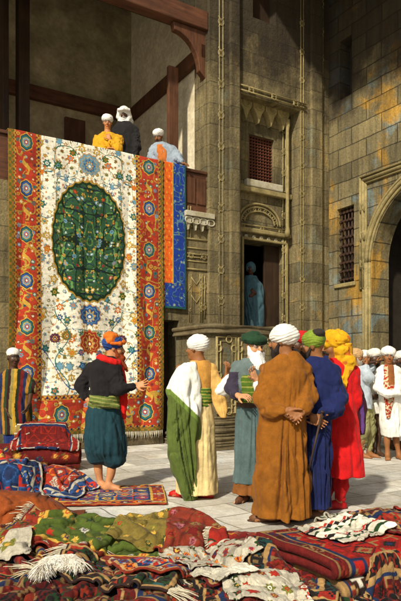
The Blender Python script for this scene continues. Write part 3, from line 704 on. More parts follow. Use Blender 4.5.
    def turban(s, col, rad=(.125, .122, .088), up=.062, back=-.012, tilt=(.25, .1), bands=9., amp=.006, col2=None, crown=None, name='turban', lump=.018, seed=0., vox=.006, tail=None, sink=0.):
        """wound cloth: a flattened ball with spiralling ridges lying across each other"""
        ax = [s.f, s.l, s.u]; c = s.W(back, 0, up); k = s.hk; r = A3(rad) * k; col = A3(col); sh = Shape()
        t1 = nrm(A3((tilt[0], tilt[1], 1))); t2 = nrm(A3((-tilt[0] * 1.2, -tilt[1] - .5, 1))); t3 = nrm(A3((.1, .6, .9)))
        def field(q):
            w1 = q @ t1; w2 = q @ t2; w3 = q @ t3
            b1 = np.abs(np.sin(w1 * bands * 17 + 2.2 * vnoise(q * 9 + seed))); b2 = np.abs(np.sin(w2 * bands * 16 + seed + 2 * vnoise(q * 8 + 3 + seed))); b3 = np.abs(np.sin(w3 * bands * 15 + 2 * seed))
            sel = vnoise(q * 8 + 11 + seed * 2); return np.where(sel > .08, b2, np.where(sel < -.16, b3, b1))
        mod = lambda q, k0: amp * (field(q) - .6) + lump * vnoise(q * 14 + seed)
        sh.ell(c, r, ax, .02, tuple(col), 0, mod)
        if crown: sh.ell(s.W(back + crown[0], crown[1], up + crown[2]), A3(crown[3]) * k, ax, .01, crown[4])
        if tail: sh.chain([A3(t) for t in tail], [.03] * (len(tail) - 1) + [.022], k=.03, col=tuple(col), rip=.004, rn=70)
        def cf(V):
            q = (V - c) @ np.array(ax).T; f = field(q); out = np.ones((len(V), 3)) * col
            if col2 is not None: out = np.where((vnoise(q * 11 + seed)[:, None] > .02), A3(col2), out)
            if crown:
                cc = s.W(back + crown[0], crown[1], up + crown[2]); out = np.where((np.sqrt((((V - cc) / (A3(crown[3]) * k * 1.06)) ** 2).sum(1)) < 1.0)[:, None], A3(crown[4]), out)
            return out
        return s.wear(name, sh, 'cloth', vox, None, cf, 0)
    def beard(s, col, L=.09, w=.055, out=.03, vox=.006, name='beard', mous=True, mcol=None, spread=1.0, seed=0., chin=True):
        sh = Shape(); k = s.hk; col = tuple(col); W = s.W
        if chin:
            sh.ell(W(.05 + out * .4, 0, -.105), A3((.042, .058 * spread, .045)) * k, [s.f, s.l, s.u], .02, col)
            for sg in (-1, 1):
                sh.cap(W(.012, .068 * sg, -.01), W(.045, .056 * sg, -.08), .012 * k, .022 * k, .02, col)
                sh.cap(W(.05, .03 * sg, -.1), W(.045 + out, .026 * sg * spread, -.11 - L * .75), .032 * k, .015 * k, .02, col)
            sh.cap(W(.065, 0, -.1), W(.05 + out, 0, -.11 - L), .04 * k, .014 * k, .02, col)
        if mous:
            for sg in (-1, 1): sh.cap(W(.105, .004 * sg, -.047), W(.082, .04 * sg, -.068), .011 * k, .008 * k, .008, tuple(mcol or col))
        return s.wear(name, sh, 'hair', vox, lambda P: .009 * vnoise(P * A3((60, 60, 14)) + seed) + .004 * vnoise(P * A3((130, 130, 30))), None, 0)
def wrinkle(a=.008, sc=(9, 9, 4), b=.004, sc2=(22, 22, 10), seed=0.):
    """creases: long folds leaning two ways plus small ones, with tight valleys"""
    def f(P):
        w = vnoise(P * 3.1 + seed)[..., None]; S_ = P.copy(); S_[..., 0] = P[..., 0] + .35 * P[..., 2]; S_[..., 1] = P[..., 1] + .2 * P[..., 2]
        T_ = P.copy(); T_[..., 0] = P[..., 0] - .5 * P[..., 2]
        n1 = np.abs(vnoise(S_ * A3(sc) + 1.3 * w + seed)) * 2; n2 = np.abs(vnoise(T_ * A3(sc) * .8 + 1.6 * w + 9 + seed)) * 2; n3 = np.abs(vnoise(P * A3(sc2) + 2 * w + 5 + seed)) * 2
        return a * 2.1 * (np.minimum(n1, .55) + .8 * np.minimum(n2, .5) - .42) + b * 1.6 * (np.minimum(n3, .6) - .3)
    return f
# ------------------------------------------------------------------ people
def shoe(p, ank, yaw, col, name='slipper', k=1.0, high=0.):
    y = R(yaw); f = A3((math.sin(y), -math.cos(y), 0)); l = A3((-f[1], f[0], 0)); g = A3((ank[0], ank[1], 0)); sh = Shape(); col = tuple(col)
    sh.cap(g - f * .03 * k + A3((0, 0, .034)), g + f * .05 * k + A3((0, 0, .04)), .040 * k, .043 * k, .03, col)
    sh.cap(g + f * .04 * k + A3((0, 0, .04)), g + f * .14 * k + A3((0, 0, .03)), .044 * k, .036 * k, .03, col)
    sh.cap(g + f * .14 * k + A3((0, 0, .03)), g + f * .185 * k + A3((0, 0, .035)), .03 * k, .012 * k, .03, col)
    sh.ell(g + f * .065 * k + A3((0, 0, .012)), (.150 * k, .046 * k, .013), [f, l, A3((0, 0, 1))], .006, tuple(A3(col) * .5))
    if high: sh.cap(g + A3((0, 0, .05)), A3(ank) + A3((0, 0, high)), .044 * k, .056 * k, .03, col, rip=.003)
    return p.wear(name, sh, 'leather', .007)
def grey(c): return (c, c, c)
def sleeve(sh, pts, rs, col, rip=.010, rn=55, k=.05, ph=0.):
    for i in range(len(pts) - 1): sh.cap(pts[i], pts[i + 1], rs[i], rs[i + 1], k, tuple(col), rip=rip, rn=rn, ph=ph + i)
WHITE = (.80, .77, .68); OFFW = (.72, .68, .58)

# --- man in the brown robe, back to us, hands clasped
def brown_man():
    p = Person(282, 522); q = p.q; col = lin('#85500f'); sk = SK['brown']
    p.head(q(282.5, 342), -112, -2, sk, 1.0, neck=q(288, 363))
    sl, sr = q(266, 370), q(305, 371); el, er = q(265, 399, -.06), q(308, 397, -.06); wl, wr = q(285, 412, -.21), q(303, 411, -.21)
    p.torso(q(288, 360), sl, sr, q(283, 425), sk); p.arm(sl, el, wl, sk); p.arm(sr, er, wr, sk)
    p.hand(wr, (-.80, -.12, -.50), (-.3, -.95, .2), 1, .55, 1.0, sk, .015); p.hand(wl, (.78, .05, -.42), (0, -1, -.3), -1, .75, 1.05, sk)
    p.leg(q(276, 440), q(272, 480), q(271, 513), sk); p.leg(q(294, 440), q(296, 480, .05), q(300, 512, .06), sk)
    p.foot(q(271, 513), -95, sk); p.foot(q(300, 512, .06), -80, sk)
    p.build('man in a long brown robe seen from behind, hands clasped at his back')
    s = Shape(); R_ = [p.row(353, 278, 298, .07, .0), p.row(359, 271, 303, .095), p.row(366, 264, 307, .125), p.row(376, 260.5, 309, .15, -.01), p.row(395, 261, 307, .165, -.01), p.row(412, 260, 306, .17), p.row(440, 257, 306, .19), p.row(480, 255, 308, .21), p.row(515, 253.5, 309.5, .225)]
    s.loft(R_, [(13, .6), (24, .25)], .03, col, amp=[(0, .055), (.4, .048), (.75, .034), (1.0, .018), (1.3, .005), (1.6, 0)], seed=1.3, expo=2.3)
    sleeve(s, [q(267, 371), q(263.5, 397, -.05), q(272, 411, -.15), q(283, 411, -.20)], [.072, .078, .074, .058], col, .010, 46, .05)
    sleeve(s, [q(304, 372), q(307, 396, -.06), q(304, 407, -.17), q(301, 409, -.20)], [.074, .077, .068, .056], col, .010, 46, .05, 2.)
    p.wear('robe', s, 'cloth', .0075, wrinkle(.017, (6, 6, 2.6), .008, (17, 17, 7), 3.1))
    p.turban(WHITE, (.132, .125, .098), .060, -.018, (.3, .2), 7, .007, seed=.4)
    p.beard((.018, .012, .010), .06, .05, .028)
    shoe(p, q(271, 513), -95, lin('#6b4426')); shoe(p, q(300, 512, .06), -80, lin('#6b4426'))
brown_man()

# --- man in the dark blue robe holding a stick behind his back
def blue_man():
    p = Person(312, 517); q = p.q; col = (.008, .014, .072); sk = SK['brown']
    p.head(q(312.5, 346.5), -105, -2, sk, 1.0, neck=q(318, 365))
    sl, sr = q(302, 372, .08), q(332, 370, -.02); el, er = q(299, 400, .12), q(338, 399, -.05); wl, wr = q(312, 417, -.2), q(321, 414, -.21)
    p.torso(q(318, 364), sl, sr, q(315, 428), sk); p.arm(sl, el, wl, sk); p.arm(sr, er, wr, sk)
    p.hand(wr, (-.55, -.1, -.8), (-.7, -.6, .3), 1, .9, 1.0, sk); p.hand(wl, (.7, -.1, -.5), (0, -1, 0), -1, .7, 1.0, sk)
    p.leg(q(309, 440), q(309, 480), q(309, 508), sk); p.leg(q(320, 440), q(320, 480), q(319.5, 509, -.03), sk)
    p.foot(q(309, 508), -100, sk); p.foot(q(319.5, 509, -.03), -75, sk)
    p.build('man in a dark blue robe with green turban, stick held behind his back')
    s = Shape(); R_ = [p.row(357, 308, 327, .07), p.row(362, 302, 333, .10), p.row(370, 298, 337, .13), p.row(382, 297, 338, .15), p.row(398, 298, 335, .16), p.row(415, 299, 331, .165), p.row(440, 300, 329, .175), p.row(480, 301, 329, .19), p.row(506, 301, 330, .195)]
    s.loft(R_, [(12, .6), (22, .25)], .03, col, amp=[(0, .05), (.5, .044), (.9, .02), (1.3, .005), (1.6, 0)], seed=2.2, expo=2.3)
    sleeve(s, [q(333, 371, -.02), q(338.5, 397, -.05), q(333, 410, -.15), q(323, 413, -.20)], [.074, .080, .074, .058], col, .010, 46)
    sleeve(s, [q(303, 373, .05), q(303, 398, .02), q(306, 412, -.12)], [.08, .08, .07], col, .012, 46)
    p.wear('robe', s, 'cloth', .008, wrinkle(.016, (6, 6, 2.6), .008, (17, 17, 7), 9.1))
    p.turban((.17, .24, .022), (.110, .104, .095), .058, -.015, (.1, .1), 9, .006, seed=2.4, crown=(-.045, .03, .058, (.062, .075, .045), (.03, .022, .018)))
    p.beard((.02, .013, .01), .045, .045, .02)
    shoe(p, q(319.5, 509, -.03), -75, lin('#5a3a22')); shoe(p, q(309, 508), -100, lin('#5a3a22'))
    o = MB(); a, b = q(322, 413, -.26), q(305, 487, -.24); st = empty('walking_stick', 'thin dark walking stick held behind the blue robed man', 'stick', b)
    MB().tube([a, b], [.011, .007], 8).build('shaft', M['dark_wood'], st, None, 0, True)
    MB().tube([a + A3((0, 0, -.004)), a + (a - b) * .012, a + (a - b) * .03], [.011, .019, .012], 10).build('knob', M['iron'], st, None, 0, True)
blue_man()

# --- man in the red coat with the yellow head cloth
def red_man():
    p = Person(338, 509); q = p.q; col = lin('#c81414'); sk = SK['brown']; ylw = lin('#cf9a10')
    p.head(q(334, 347), -80, -3, sk, 1.0, neck=q(337, 366))
    sl, sr = q(326, 374, .08), q(352, 374); el, er = q(324, 402, .1), q(354, 402, -.02); wl, wr = q(326, 418, -.1), q(346, 424, .15)
    p.torso(q(334, 366), sl, sr, q(340, 430), sk); p.arm(sl, el, wl, sk); p.arm(sr, er, wr, sk); p.hand(wr, (-.4, .5, -.6), (0, 1, 0), 1, .5, 1., sk); p.hand(wl, (-.3, -.1, -.9), (0, 1, 0), -1, .5, 1., sk)
    p.leg(q(330, 440), q(328, 475, .08), q(326, 499, .1), sk); p.leg(q(344, 440), q(341, 475), q(340, 498), sk); p.foot(q(340, 498), -78, sk); p.foot(q(326, 499, .1), -95, sk)
    p.build('man in a bright red coat and red stockings with yellow head cloth')
    s = Shape(); R_ = [p.row(359, 325, 342, .07), p.row(365, 321, 350, .11), p.row(374, 320, 355, .14), p.row(388, 320, 356, .15), p.row(405, 320, 356, .155), p.row(425, 320, 358, .165), p.row(450, 321, 361, .18), p.row(475, 322, 363.5, .195)]
    s.loft(R_, [(9, .6), (17, .25)], .03, col, amp=[(0.3, .022), (.6, .018), (.9, .010), (1.3, .004), (1.6, 0)], seed=.7, expo=2.4)
    sleeve(s, [q(351, 372), q(354, 400, -.02), q(350, 418, .08)], [.078, .082, .06], col, .009, 42); sleeve(s, [q(325, 374, .05), q(324, 402, .08)], [.075, .07], col, .009, 42)
    p.wear('coat', s, 'cloth', .008, wrinkle(.011, (6, 6, 2.4), .006, (17, 17, 7), 5.1))
    for a, yw in ((q(340, 498), -78), (q(326, 499, .1), -95)):
        t = Shape(); t.chain([a + A3((0, 0, -.0)), a + A3((.01, .0, .12)), a + A3((.015, .02, .30))], [.052, .070, .09], k=.03, col=tuple(lin('#b01212')), rip=.006, rn=60); p.wear('stocking', t, 'cloth', .008)
        shoe(p, a, yw, lin('#a01010'), 'slipper', 1.0)
    # yellow head cloth: wound over the crown and falling on the shoulder
    t = Shape(); W = p.W
    t.ell(W(-.012, 0, .062), (.128, .112, .105), [p.f, p.l, p.u], .03, tuple(ylw)); t.cap(W(.085, -.02, .055), W(-.1, .05, .075), .035, .04, .03, tuple(ylw))
    t.loft([(*W(-.055, .02, .02)[:2], W(0, 0, .02)[2], .10, .10), (*W(-.075, .03, -.08)[:2], W(0, 0, -.08)[2], .095, .095), (*W(-.095, .05, -.17)[:2], W(0, 0, -.17)[2], .085, .075), (*q(343.5, 378, -.13)[:2], q(0, 378)[2], .05, .035), (*q(342.5, 388, -.15)[:2], q(0, 388)[2], .015, .015)], [(11, .7), (19, .3)], .04, tuple(ylw), amp=[(1.1, .016), (1.6, .008)], seed=4.)
    red = A3(lin('#b8601a'))
    p.wear('head_cloth', t, 'cloth', .0065, wrinkle(.016, (13, 13, 9), .007, (30, 30, 20), 2.2), lambda V: np.where((vnoise(V * 24 + 3)[:, None] > .27), red, A3(ylw)))
    p.beard((.02, .013, .01), .03, .03, .01, chin=False)
    # purple outer sleeve hanging from the shoulder
    s = Shape(); s.loft([p.row(380, 350, 358, .05, .02), p.row(392, 350, 363, .07, .02), p.row(408, 349, 366, .07, .03), p.row(424, 353, 366, .06, .03), p.row(434, 357, 364, .04, .03)], [(9, .7), (15, .3)], .02, tuple(lin('#3a1420')), amp=[(.5, .025), (1.3, .012)], seed=3.)
    p.wear('hanging_sleeve', s, 'cloth', .008, wrinkle(.008, (9, 9, 4), .003), lambda V: np.where((vnoise(V * A3((14, 14, 3)) + 5)[:, None] > .12), A3(lin('#5a3a78')), A3(lin('#3a121a'))))
red_man()

# --- man half hidden between brown and blue: only his red turban and face show
def hidden_man():
    p = Person(304, 500, F * CH / (501 - HZ)); q = p.q; sk = SK['dark']; col = lin('#4a3a22')
    p.head(q(300.5, 344), -60, 0, sk, 1.0, neck=q(303, 362)); sl, sr = q(290, 368), q(317, 368)
    p.torso(q(303, 361), sl, sr, q(304, 420), sk); p.arm(sl, q(288, 395), q(291, 412, -.1), sk); p.arm(sr, q(319, 395), q(316, 414, -.1), sk); p.hand(q(291, 412, -.1), (0, -.3, -.9), (1, 0, 0), 1, .4, 1, sk); p.hand(q(316, 414, -.1), (0, -.3, -.9), (-1, 0, 0), -1, .4, 1, sk)
    for x in (299, 310): p.leg(q(x, 430), q(x, 465), q(x, 492), sk); p.foot(q(x, 492), -20, sk)
    p.build('man in dark red turban peering out between the brown and blue robes', vox=.011)
    s = Shape(); s.loft([p.row(357, 296, 310, .07), p.row(365, 289, 318, .12), p.row(390, 287, 320, .15), p.row(430, 288, 320, .17), p.row(490, 286, 322, .19)], [(12, .7)], .03, col, amp=[(0, .03), (1.5, .005)], seed=2)
    sleeve(s, [q(291, 369), q(288, 395), q(291, 408, -.1)], [.075, .075, .06], col); sleeve(s, [q(316, 369), q(319, 395), q(316, 410, -.1)], [.075, .075, .06], col)
    p.wear('robe', s, 'cloth', .012, wrinkle(.008)); p.turban(lin('#b01c18'), (.125, .115, .085), .055, -.01, seed=6., vox=.008); p.beard((.015, .01, .01), .05, .04, .02, vox=.009)
hidden_man()

# --- old man with the long white beard
def old_man():
    p = Person(249, 501); q = p.q; col = A3(lin('#5d6a66')); sk = A3(lin('#c08a60'))
    p.head(q(254.5, 347.5), 28, -3, sk, .98, brow=(.5, .48, .44), neck=q(252, 366), lip=lin('#8a4a3a'))
    sl, sr = q(237, 367, .02), q(268, 368); el, er = q(232, 389, -.04), q(271, 390, -.05); wl, wr = q(238, 396, -.22), q(257, 381, -.24)
    p.torso(q(252, 364), sl, sr, q(250, 420), sk); p.arm(sl, el, wl, sk); p.arm(sr, er, wr, sk)
    p.hand(wr, (-.45, -.15, .85), (.5, -.7, .2), -1, .25, 1.0, sk, .16); p.hand(wl, (.6, -.5, .0), (0, .5, -.8), -1, .6, 1, sk)
    p.leg(q(244, 435), q(243, 470), q(245, 494), sk); p.leg(q(258, 435), q(259, 470), q(260, 494, .05), sk); p.foot(q(245, 494), -30, sk); p.foot(q(260, 494, .05), 25, sk)
    p.build('old man with long white beard and dark green turban, hand raised to chest')
    s = Shape(); R_ = [p.row(358, 243, 262, .07), p.row(364, 236, 268, .11), p.row(374, 236, 269, .13), p.row(390, 238, 268, .13), p.row(405, 237, 268, .135)]
    s.loft(R_, [(14, .7)], .03, tuple(col), amp=[(.9, .010), (1.4, .008)], seed=3.3)
    sleeve(s, [q(237, 368, .02), q(232.5, 387, -.03), q(236, 395, -.15)], [.07, .078, .062], lin('#3c3640'), .010, 50); sleeve(s, [q(267, 369), q(270, 389, -.05), q(262, 386, -.2)], [.072, .075, .06], col, .010, 50)
    p.wear('tunic', s, 'cloth', .009, wrinkle(.008, (9, 9, 5), .004), lambda V: np.where((V[:, 0] < q(238, 380)[0])[:, None] & (V[:, 2] < q(0, 372)[2])[:, None], A3(lin('#332c3a')), col))
    s = Shape(); s.loft([p.row(402, 238, 267, .14), p.row(412, 236, 268, .15), p.row(440, 235, 269, .165), p.row(470, 234.5, 270, .18), p.row(482, 234, 271, .185)], [(17, .6), (31, .3)], .02, tuple(A3(lin('#4f6260'))), amp=[(.2, .030), (.6, .022), (1.05, .008)], seed=1.1)
    p.wear('skirt', s, 'cloth', .008, wrinkle(.006, (10, 10, 3), .003))
    s = Shape(); s.loft([p.row(474, 236, 269, .155), p.row(493, 231.5, 271, .185)], [(15, .7)], .02, lin('#7a4a1c'), amp=[(0, .024), (.3, .016)], seed=5.1); p.wear('underskirt', s, 'cloth', .008, wrinkle(.005))
    s = Shape(); s.loft([p.row(375, 240, 262, .142, -.012), p.row(385, 238, 263, .147, -.012), p.row(403, 237.5, 266, .147, -.008)], (), .02, lin('#4f6a1e'), amp=None)
    p.wear('waistcoat', s, 'cloth', .008, wrinkle(.004, (6, 6, 30), .003, (14, 14, 50)), lambda V: np.where((np.abs(np.sin((V[:, 2]) * 60)) > .93)[:, None], A3(lin('#8a8a3c')), A3(lin('#466018'))))
    s = Shape(); s.loft([p.row(402.5, 236.5, 267, .155), p.row(407, 236, 268, .16)], (), .02, lin('#4a3a2c')); p.wear('belt', s, 'cloth', .008, wrinkle(.003, (6, 6, 30)))
    s = Shape(); s.chain([q(260, 387, -.2), q(257.5, 385, -.245)], [.055, .05], k=.02, col=WHITE, rip=.006, rn=80); s.chain([q(258, 388, -.25), q(256, 395, -.24)], [.035, .02], k=.03, col=WHITE); p.wear('cuff', s, 'cloth', .008)
    # turban: rolled brim round a low cap
    t = Shape(); c = p.W(-.015, 0, .085); ax = [p.f, p.l, p.u]; g = tuple(lin('#1d3a22'))
    for i in range(20):
        a0, a1 = i * math.pi / 10, (i + 1) * math.pi / 10; pt = lambda a: c + p.f * .098 * math.cos(a) + p.l * .092 * math.sin(a) + p.u * (.004 - .018 * math.cos(a))
        t.cap(pt(a0), pt(a1), .042, None, .02, g, rip=.004, rn=90, ph=i)
    t.ell(c + p.u * .03, (.085, .08, .06), ax, .02, g); p.wear('turban', t, 'cloth', .007, wrinkle(.005, (20, 20, 20), .003, (40, 40, 40)))
    # beard: a long fan of strands
    b = Shape(); wcol = (.80, .78, .70); W = p.W
    for sg in (-1, 1):
        b.cap(W(.0, .074 * sg, .01), W(.035, .066 * sg, -.07), .018, .03, .02, wcol); b.cap(W(.035, .062 * sg, -.07), W(.075, .05 * sg, -.20), .034, .028, .03, wcol)
        b.cap(W(.105, .004 * sg, -.048), W(.085, .05 * sg, -.085), .013, .012, .01, wcol); b.cap(W(.085, .05 * sg, -.085), W(.1, .07 * sg, -.15), .012, .008, .02, wcol)
    b.cap(W(.06, 0, -.09), W(.105, 0, -.19), .058, .05, .03, wcol); b.cap(W(.105, 0, -.19), W(.12, .01, -.285), .046, .014, .03, wcol); b.cap(W(.1, -.03, -.17), W(.115, -.035, -.25), .03, .01, .03, wcol); b.cap(W(.1, .04, -.17), W(.11, .05, -.26), .03, .01, .03, wcol)
    p.wear('beard', b, 'hair', .006, lambda P: .011 * vnoise(P * A3((55, 55, 9))) + .006 * vnoise(P * A3((120, 120, 20)) + 4), None, 0)
    shoe(p, q(245, 494), -30, lin('#5a3620')); shoe(p, q(260, 494, .05), 25, lin('#5a3620'))
old_man()

# --- man in cream robe with green cloak over one shoulder
def cloak_man():
    p = Person(192, 498); q = p.q; cream = A3(lin('#d8bf84')); sk = SK['brown']; gold = A3(lin('#c08a3c'))
    p.head(q(196.5, 349), -118, 2, sk, .98, neck=q(200, 366))
    sl, sr = q(180, 369, .02), q(212, 369); el, er = q(174, 392, .05), q(216, 391, .04); wl, wr = q(178, 405, .15), q(227, 376, -.02)
    p.torso(q(200, 364), sl, sr, q(199, 420), sk); p.arm(sl, el, wl, sk); p.arm(sr, er, wr, sk)
    p.hand(wr, (.12, -.1, 1), (-.6, .5, .2), -1, .55, 1.0, sk); p.hand(wl, (-.3, .5, -.8), (1, 0, 0), 1, .5, 1, sk)
    p.leg(q(192, 430), q(187, 470), q(186, 491, .02), sk); p.leg(q(206, 430), q(205, 470), q(207, 491), sk); p.foot(q(186, 491, .02), -110, sk); p.foot(q(207, 491), -115, sk)
    p.build('man in cream robe seen from behind, green and white cloak over left shoulder')
    s = Shape(); R_ = [p.row(361, 192, 208, .07), p.row(366, 184, 214, .10), p.row(376, 181, 214, .125), p.row(390, 184, 211, .13), p.row(402, 185, 211, .135), p.row(420, 182, 214, .15), p.row(450, 179, 216, .165), p.row(480, 177, 217.5, .175), p.row(493, 176, 218, .18)]
    s.loft(R_, [(11, .6), (23, .25)], .03, tuple(cream), amp=[(0, .024), (.5, .018), (.9, .005), (1.2, .003)], seed=4.4)
    def cf(V):
        o = np.ones((len(V), 3)) * cream; top = (V[:, 2] > q(0, 392)[2]); o[top] = gold
        return o
    p.wear('robe', s, 'cloth', .008, wrinkle(.006, (9, 9, 3), .003), cf)
    # open hanging sleeve and white under-sleeve
    s = Shape(); s.chain([q(211, 369), q(216, 383), q(220, 398, -.04)], [.065, .06, .045], k=.04, col=tuple(cream), rip=.006); s.loft([p.row(372, 210, 217, .03, -.03), p.row(385, 210, 224, .03, -.03), p.row(400, 211, 227, .03, -.04), p.row(411, 216, 228, .025, -.05), p.row(418, 221, 226, .02, -.05)], [(7, .8)], .03, tuple(cream), amp=[(.6, .014), (1.4, .006)], seed=1.)
    p.wear('hanging_sleeve', s, 'cloth', .0075, wrinkle(.005, (9, 9, 4)), lambda V: np.ones((len(V), 3)) * A3(lin('#d2a55a')))
    s = Shape(); s.chain([q(214, 384, .02), q(221, 391, -.02), q(226, 386, -.03), q(228, 378, -.03)], [.05, .075, .075, .05], k=.04, col=WHITE, rip=.010, rn=70); s.chain([q(222, 390, -.03), q(231, 388, -.03)], [.06, .05], k=.04, col=WHITE, rip=.008); p.wear('undersleeve', s, 'cloth', .0075, wrinkle(.006))
    s = Shape(); s.loft([p.row(388, 183, 212, .142), p.row(396, 183, 212, .15), p.row(406, 184, 212, .145)], (), .02, lin('#5a7a28'))
    p.wear('sash', s, 'cloth', .0075, wrinkle(.006, (5, 5, 34), .004, (9, 9, 60)), lambda V: np.where((np.sin(V[:, 2] * 190 + V[:, 0] * 12) > .55)[:, None], A3(lin('#b0a44a')), A3(lin('#4c7222'))))
    # cloak
    green = A3((.085, .12, .02)); s = Shape()
    s.loft([p.row(362, 186, 196, .05, -.07), p.row(367, 178, 198, .10, -.08), p.row(378, 170.5, 199, .13, -.09), p.row(390, 167.5, 199, .14, -.10), p.row(410, 167.5, 199, .15, -.10), p.row(430, 167, 199, .15, -.10), p.row(455, 168, 199, .15, -.09), p.row(475, 173, 198, .14, -.09), p.row(490, 180, 198, .11, -.10), p.row(500.5, 186, 197, .07, -.10)], [(13, .6), (23, .3)], .03, tuple(green), amp=[(0, .06), (.6, .06), (1.0, .042), (1.3, .016), (1.45, .006)], seed=2.6, twist=.55)
    wh = A3((.78, .77, .66)); gl = A3((.13, .20, .03))
    def cf(V):
        px = XC + V[:, 0] / V[:, 1] * F; py = HZ - (V[:, 2] - CH) / V[:, 1] * F; w = 0
        o = np.ones((len(V), 3)) * green; m = (py < 389 + np.clip((px - 170), 0, 30) * .95 + w) & (px > 165 + (py - 380) * .2); o[m] = wh
        b = (~m) & (py < 395 + np.clip((px - 170), 0, 30) * .95); o[b] = gl; return o
    p.wear('cloak', s, 'cloth', .0075, wrinkle(.016, (7, 7, 2.4), .006, (18, 18, 7), 7.), cf)
    p.turban(WHITE, (.122, .115, .100), .060, -.02, (.1, .35), 8, .006, seed=1.7)
    shoe(p, q(186, 491, .02), -110, lin('#b81c10')); shoe(p, q(207, 491), -115, lin('#b81c10'))
cloak_man()

# --- barefoot carpet seller on the rug
def seller():
    p = Person(105, 491); q = p.q; sk = A3(lin('#b98054')); blk = A3((.010, .008, .008)); teal = A3(lin('#173840'))
    p.head(q(114, 348.5), 98, -4, sk, 1.0, brow=(.05, .02, .01), neck=q(109, 366))
    sl, sr = q(90, 368, .05), q(116, 368, -.04); el, er = q(81, 386, .06), q(120.5, 390, -.10); wl, wr = q(87.5, 400, -.02), q(135, 386, -.10)
    p.torso(q(109, 364), sl, sr, q(104, 410), sk); p.arm(sl, el, wl, sk); p.arm(sr, er, wr, sk)
    p.hand(wr, (1, -.15, .22), (.15, -.9, .5), 1, .18, 1.02, sk, .2); p.hand(wl, (.5, -.3, -.75), (.5, .6, 0), 1, .5, 1., sk)
    p.leg(q(97, 425), q(97, 458, .02), q(100.5, 485, .02), sk); p.leg(q(113, 425), q(113.5, 460, -.04), q(107, 488.5, -.05), sk); p.foot(q(100.5, 485, .02), 70, sk, z=.022); p.foot(q(107, 488.5, -.05), 82, sk, z=.022)
    p.build('barefoot red bearded carpet seller in black jacket gesturing at the hanging carpet')
    s = Shape(); s.loft([p.row(356, 101, 117, .07), p.row(361, 93, 119, .10), p.row(368, 88, 120, .12), p.row(380, 89, 119.5, .13), p.row(390, 90.5, 118.5, .13), p.row(402, 90, 118, .135)], [(9, .7)], .03, tuple(blk), amp=[(1.0, .006), (1.4, .004)], seed=1.)
    sleeve(s, [q(91, 369, .04), q(81.5, 385, .05), q(85, 397, .0)], [.07, .072, .052], blk, .008, 60); sleeve(s, [q(115, 369, -.05), q(119.5, 389, -.12), q(133, 387, -.11)], [.072, .07, .046], blk, .008, 60)
    p.wear('jacket', s, 'cloth', .008, wrinkle(.005, (10, 10, 8)))
    s = Shape(); s.loft([p.row(395, 90, 118.5, .145), p.row(402, 88.5, 119.5, .155), p.row(409, 88.5, 120, .15)], (), .02, lin('#6a7330'))
    s.chain([q(92, 400, -.13), q(104, 403, -.17), q(117, 406, -.14)], [.035, .04, .03], k=.03, col=tuple(lin('#6a7330')))
    p.wear('sash', s, 'cloth', .0075, wrinkle(.007, (5, 5, 30), .004, (9, 9, 60)), lambda V: np.where((np.sin(V[:, 2] * 160 + V[:, 0] * 25) > .5)[:, None], A3(lin('#8a8a4a')), A3(lin('#59662a'))))
    s = Shape(); s.loft([p.row(403, 89.5, 119, .145), p.row(412, 87, 121, .165), p.row(425, 85.5, 123.5, .185), p.row(440, 84.5, 126, .195), p.row(452, 85.5, 126.5, .185), p.row(460, 92, 124.5, .13)], [(19, .6), (33, .3)], .02, tuple(teal), amp=[(.25, .034), (.6, .026), (.9, .012), (1.05, .006)], seed=2.7)
    s.ell(q(97, 457), (.12, .12, .09), None, .05, tuple(teal)).ell(q(114, 460, -.03), (.125, .12, .09), None, .05, tuple(teal))
    p.wear('trousers', s, 'cloth', .008, wrinkle(.008, (12, 12, 3), .004, (26, 26, 8)))
    red = tuple(lin('#d01a14')); s = Shape()
    for i in range(14):
        a0, a1 = i * math.pi / 7, (i + 1) * math.pi / 7; c = q(109.5, 360.5); pt = lambda a: c + A3((.11 * math.cos(a), .095 * math.sin(a), -.035 * math.cos(a)))
        s.cap(pt(a0), pt(a1), .034, None, .02, red, rip=.005, rn=80, ph=i)
    s.loft([p.row(361, 115.5, 122, .04, .0), p.row(375, 117, 126, .035, .02), p.row(395, 118, 127, .035, .03), p.row(410, 118, 126.5, .03, .03), p.row(419, 119, 125, .025, .03)], [(7, .8)], .03, red, amp=[(.6, .018), (1.5, .006)], seed=2.)
    p.wear('scarf', s, 'cloth', .0075, wrinkle(.005, (14, 14, 5)))
    org = A3(lin('#d2691c')); blu = A3(lin('#23407c'))
    p.turban(tuple(blu), (.120, .112, .100), .062, -.02, (.3, .2), 8, .007, seed=3.3, tail=None)
    t = Shape(); t.ell(p.W(-.045, -.045, .125), (.085, .07, .058), [p.f, p.l, p.u], .02, tuple(org)).cap(p.W(.09, -.03, .07), p.W(-.06, -.10, .075), .026, .03, .03, tuple(org)); p.wear('cap', t, 'cloth', .0065, wrinkle(.005, (20, 20, 20)))
    t = Shape(); t.chain([p.W(.055, .10, .08), p.W(.105, .0, .075), p.W(.06, -.09, .055), p.W(-.03, -.115, .05)], [.02, .022, .022, .02], k=.02, col=tuple(org), rip=.003); p.wear('turban_band', t, 'cloth', .0065)
    p.beard(lin('#80340f'), .13, .055, .11, spread=1.15)
seller()

